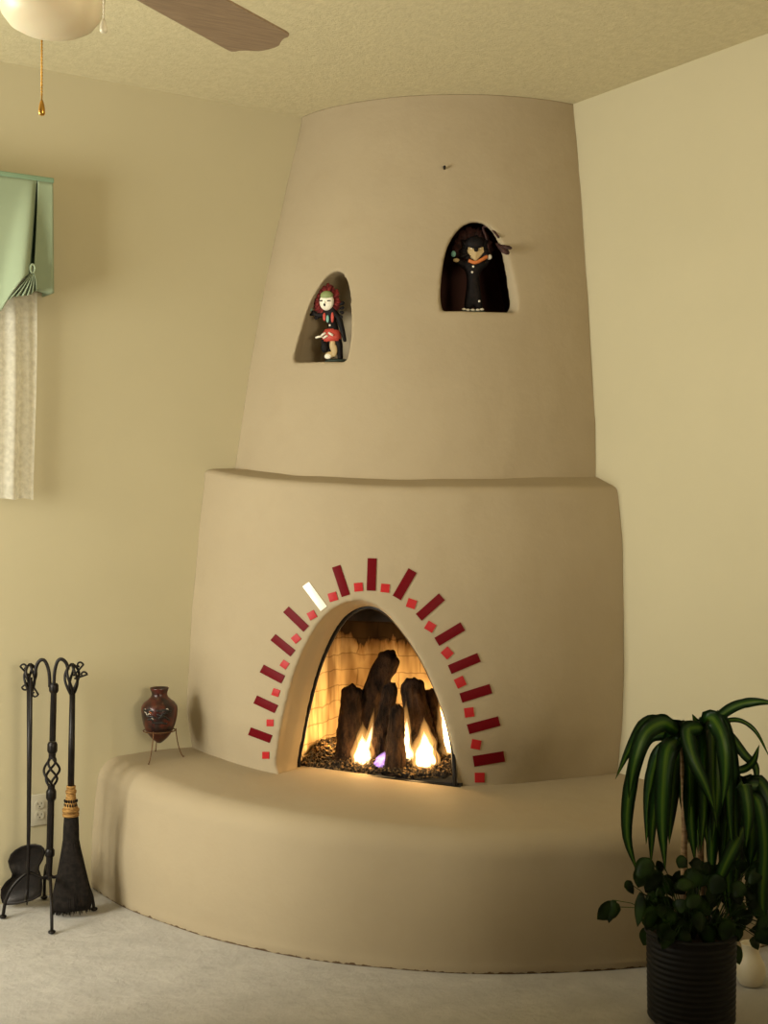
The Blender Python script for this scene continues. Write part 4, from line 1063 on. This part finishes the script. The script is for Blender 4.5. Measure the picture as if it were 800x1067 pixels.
for j in range(34):
    a = PI * (1.12 - 1.24 * j / 33); r0, r1 = 50, random.uniform(135, 165)
    for off in (0, .008): feather(bm, P(388 + r0 * math.cos(a), 290 - r0 * math.sin(a), off), P(385 + r1 * math.cos(a), 285 - r1 * 1.08 * math.sin(a), off - .01), 44 * k, dn)
obj('feather_headdress', bm, D_brn, dr)
bm = bmesh.new(); ellipsoid(bm, P, sd, dn, 392, 255, 35 * k, 75, 60, 45, k, 16); obj('black_hair', bm, D_blk, dr)
bm = bmesh.new()
for j in range(26):
    a = PI * (1.25 - 1.5 * j / 25); r0 = random.uniform(48, 62); r1 = random.uniform(85, 120)
    feather(bm, P(393 + r0 * 1.1 * math.cos(a), 318 - r0 * math.sin(a) * .8, 55 * k), P(392 + r1 * 1.1 * math.cos(a), 300 - r1 * math.sin(a), random.uniform(20, 45) * k), 34 * k, dn)
obj('head_feathers', bm, D_blk, dr)
bm = bmesh.new(); tube(bm, spline([P(340, 385, 64 * k), P(388, 402, 72 * k), P(440, 378, 64 * k), P(482, 352, 50 * k)], 14), 14 * k, 8); obj('collar', bm, D_org, dr)
bm = bmesh.new(); ellipsoid(bm, P, sd, dn, 500, 352, 30 * k, 22, 22, 20, k, 12); obj('white_ball', bm, D_wht, dr)
bm = bmesh.new(); ellipsoid(bm, P, sd, dn, 232, 328, 20 * k, 20, 24, 14, k, 10); obj('turquoise_rattle', bm, D_teal, dr)
bm = bmesh.new(); ellipsoid(bm, P, sd, dn, 252, 376, 24 * k, 26, 16, 14, k, 10); obj('left_mitt', bm, D_tan, dr)
for x, y in ((375, 430), (367, 472), (421, 690), (370, 262)):
    bm = bmesh.new(); ellipsoid(bm, P, sd, dn, x, y, (60 if y < 500 else 56) * k, 9, 9, 8, k, 8); obj('bead', bm, D_wht, dr)
bm = bmesh.new(); tube(bm, spline([P(505, 365, .01), P(480, 220, .02), P(450, 135, .03), P(500, 150, .05), P(550, 230, .08)], 26), 9 * k, 6); obj('bent_twig', bm, D_brn, dr)
bm = bmesh.new(); feather(bm, P(540, 260, .05), P(610, 372, .12), 52 * k, dn); feather(bm, P(560, 280, .06), P(632, 330, .125), 34 * k, dn); obj('wing_feather', bm, D_brn, dr)

# ------------------------------------------------------------------ two added armchairs out of view, placed to shade the low right side
M_uph = varied('brown_upholstery', (.10, .06, .035), (.14, .085, .05), 30, .9, 250, .3, .002)
def shade_armchair(label, loc, rot):
    ac = thing('shade_armchair', label, 'shade_armchair', (0, 0, 0), 'pair of added brown armchairs')
    def cush(name, lo, hi, bev=.05):
        bm = bmesh.new(); box(bm, lo, hi, bev, 4); return obj(name, bm, M_uph, ac)
    cush('seat', (-.26, -.31, .22), (.38, .31, .46)); cush('backrest', (-.42, -.42, .18), (-.24, .42, 1.15), .06)
    cush('armrest', (-.32, -.50, .14), (.40, -.32, .66)); cush('armrest', (-.32, .32, .14), (.40, .50, .66))
    for x in (-.28, .34):
        for y in (-.41, .41):
            bm = bmesh.new(); lathe(bm, [(.014, 0), (.018, .02), (.026, .13), (.026, .16)], 14, (x, y, 0)); obj('leg', bm, M_cane, ac)
    ac.location = loc; ac.rotation_euler = (0, 0, rot); return ac
shade_armchair('high backed brown armchair added out of view at the left to block window light', (-3.17, -1.62, 0), PI)
shade_armchair('brown armchair added out of view at the right to block fill light', (-1.15, -3.63, 0), math.atan2(FWD.y, FWD.x))


# ------------------------------------------------------------------ camera and view
cd = bpy.data.cameras.new('camera'); cam = bpy.data.objects.new('camera', cd); COL.objects.link(cam)
cd.sensor_width = 36; cd.sensor_fit = 'AUTO'; cd.lens = FPX / 1067 * 36; cd.shift_y = (HY - 533.5) / 1067
cd.clip_start = .05
cam.matrix_world = basis(RGT, UP, -FWD, CAM)
bpy.context.scene.camera = cam
sc = bpy.context.scene
sc.view_settings.view_transform = 'Standard'; sc.view_settings.look = 'None'
sc.view_settings.exposure = 0; sc.view_settings.gamma = 1; sc.view_settings.use_curve_mapping = False
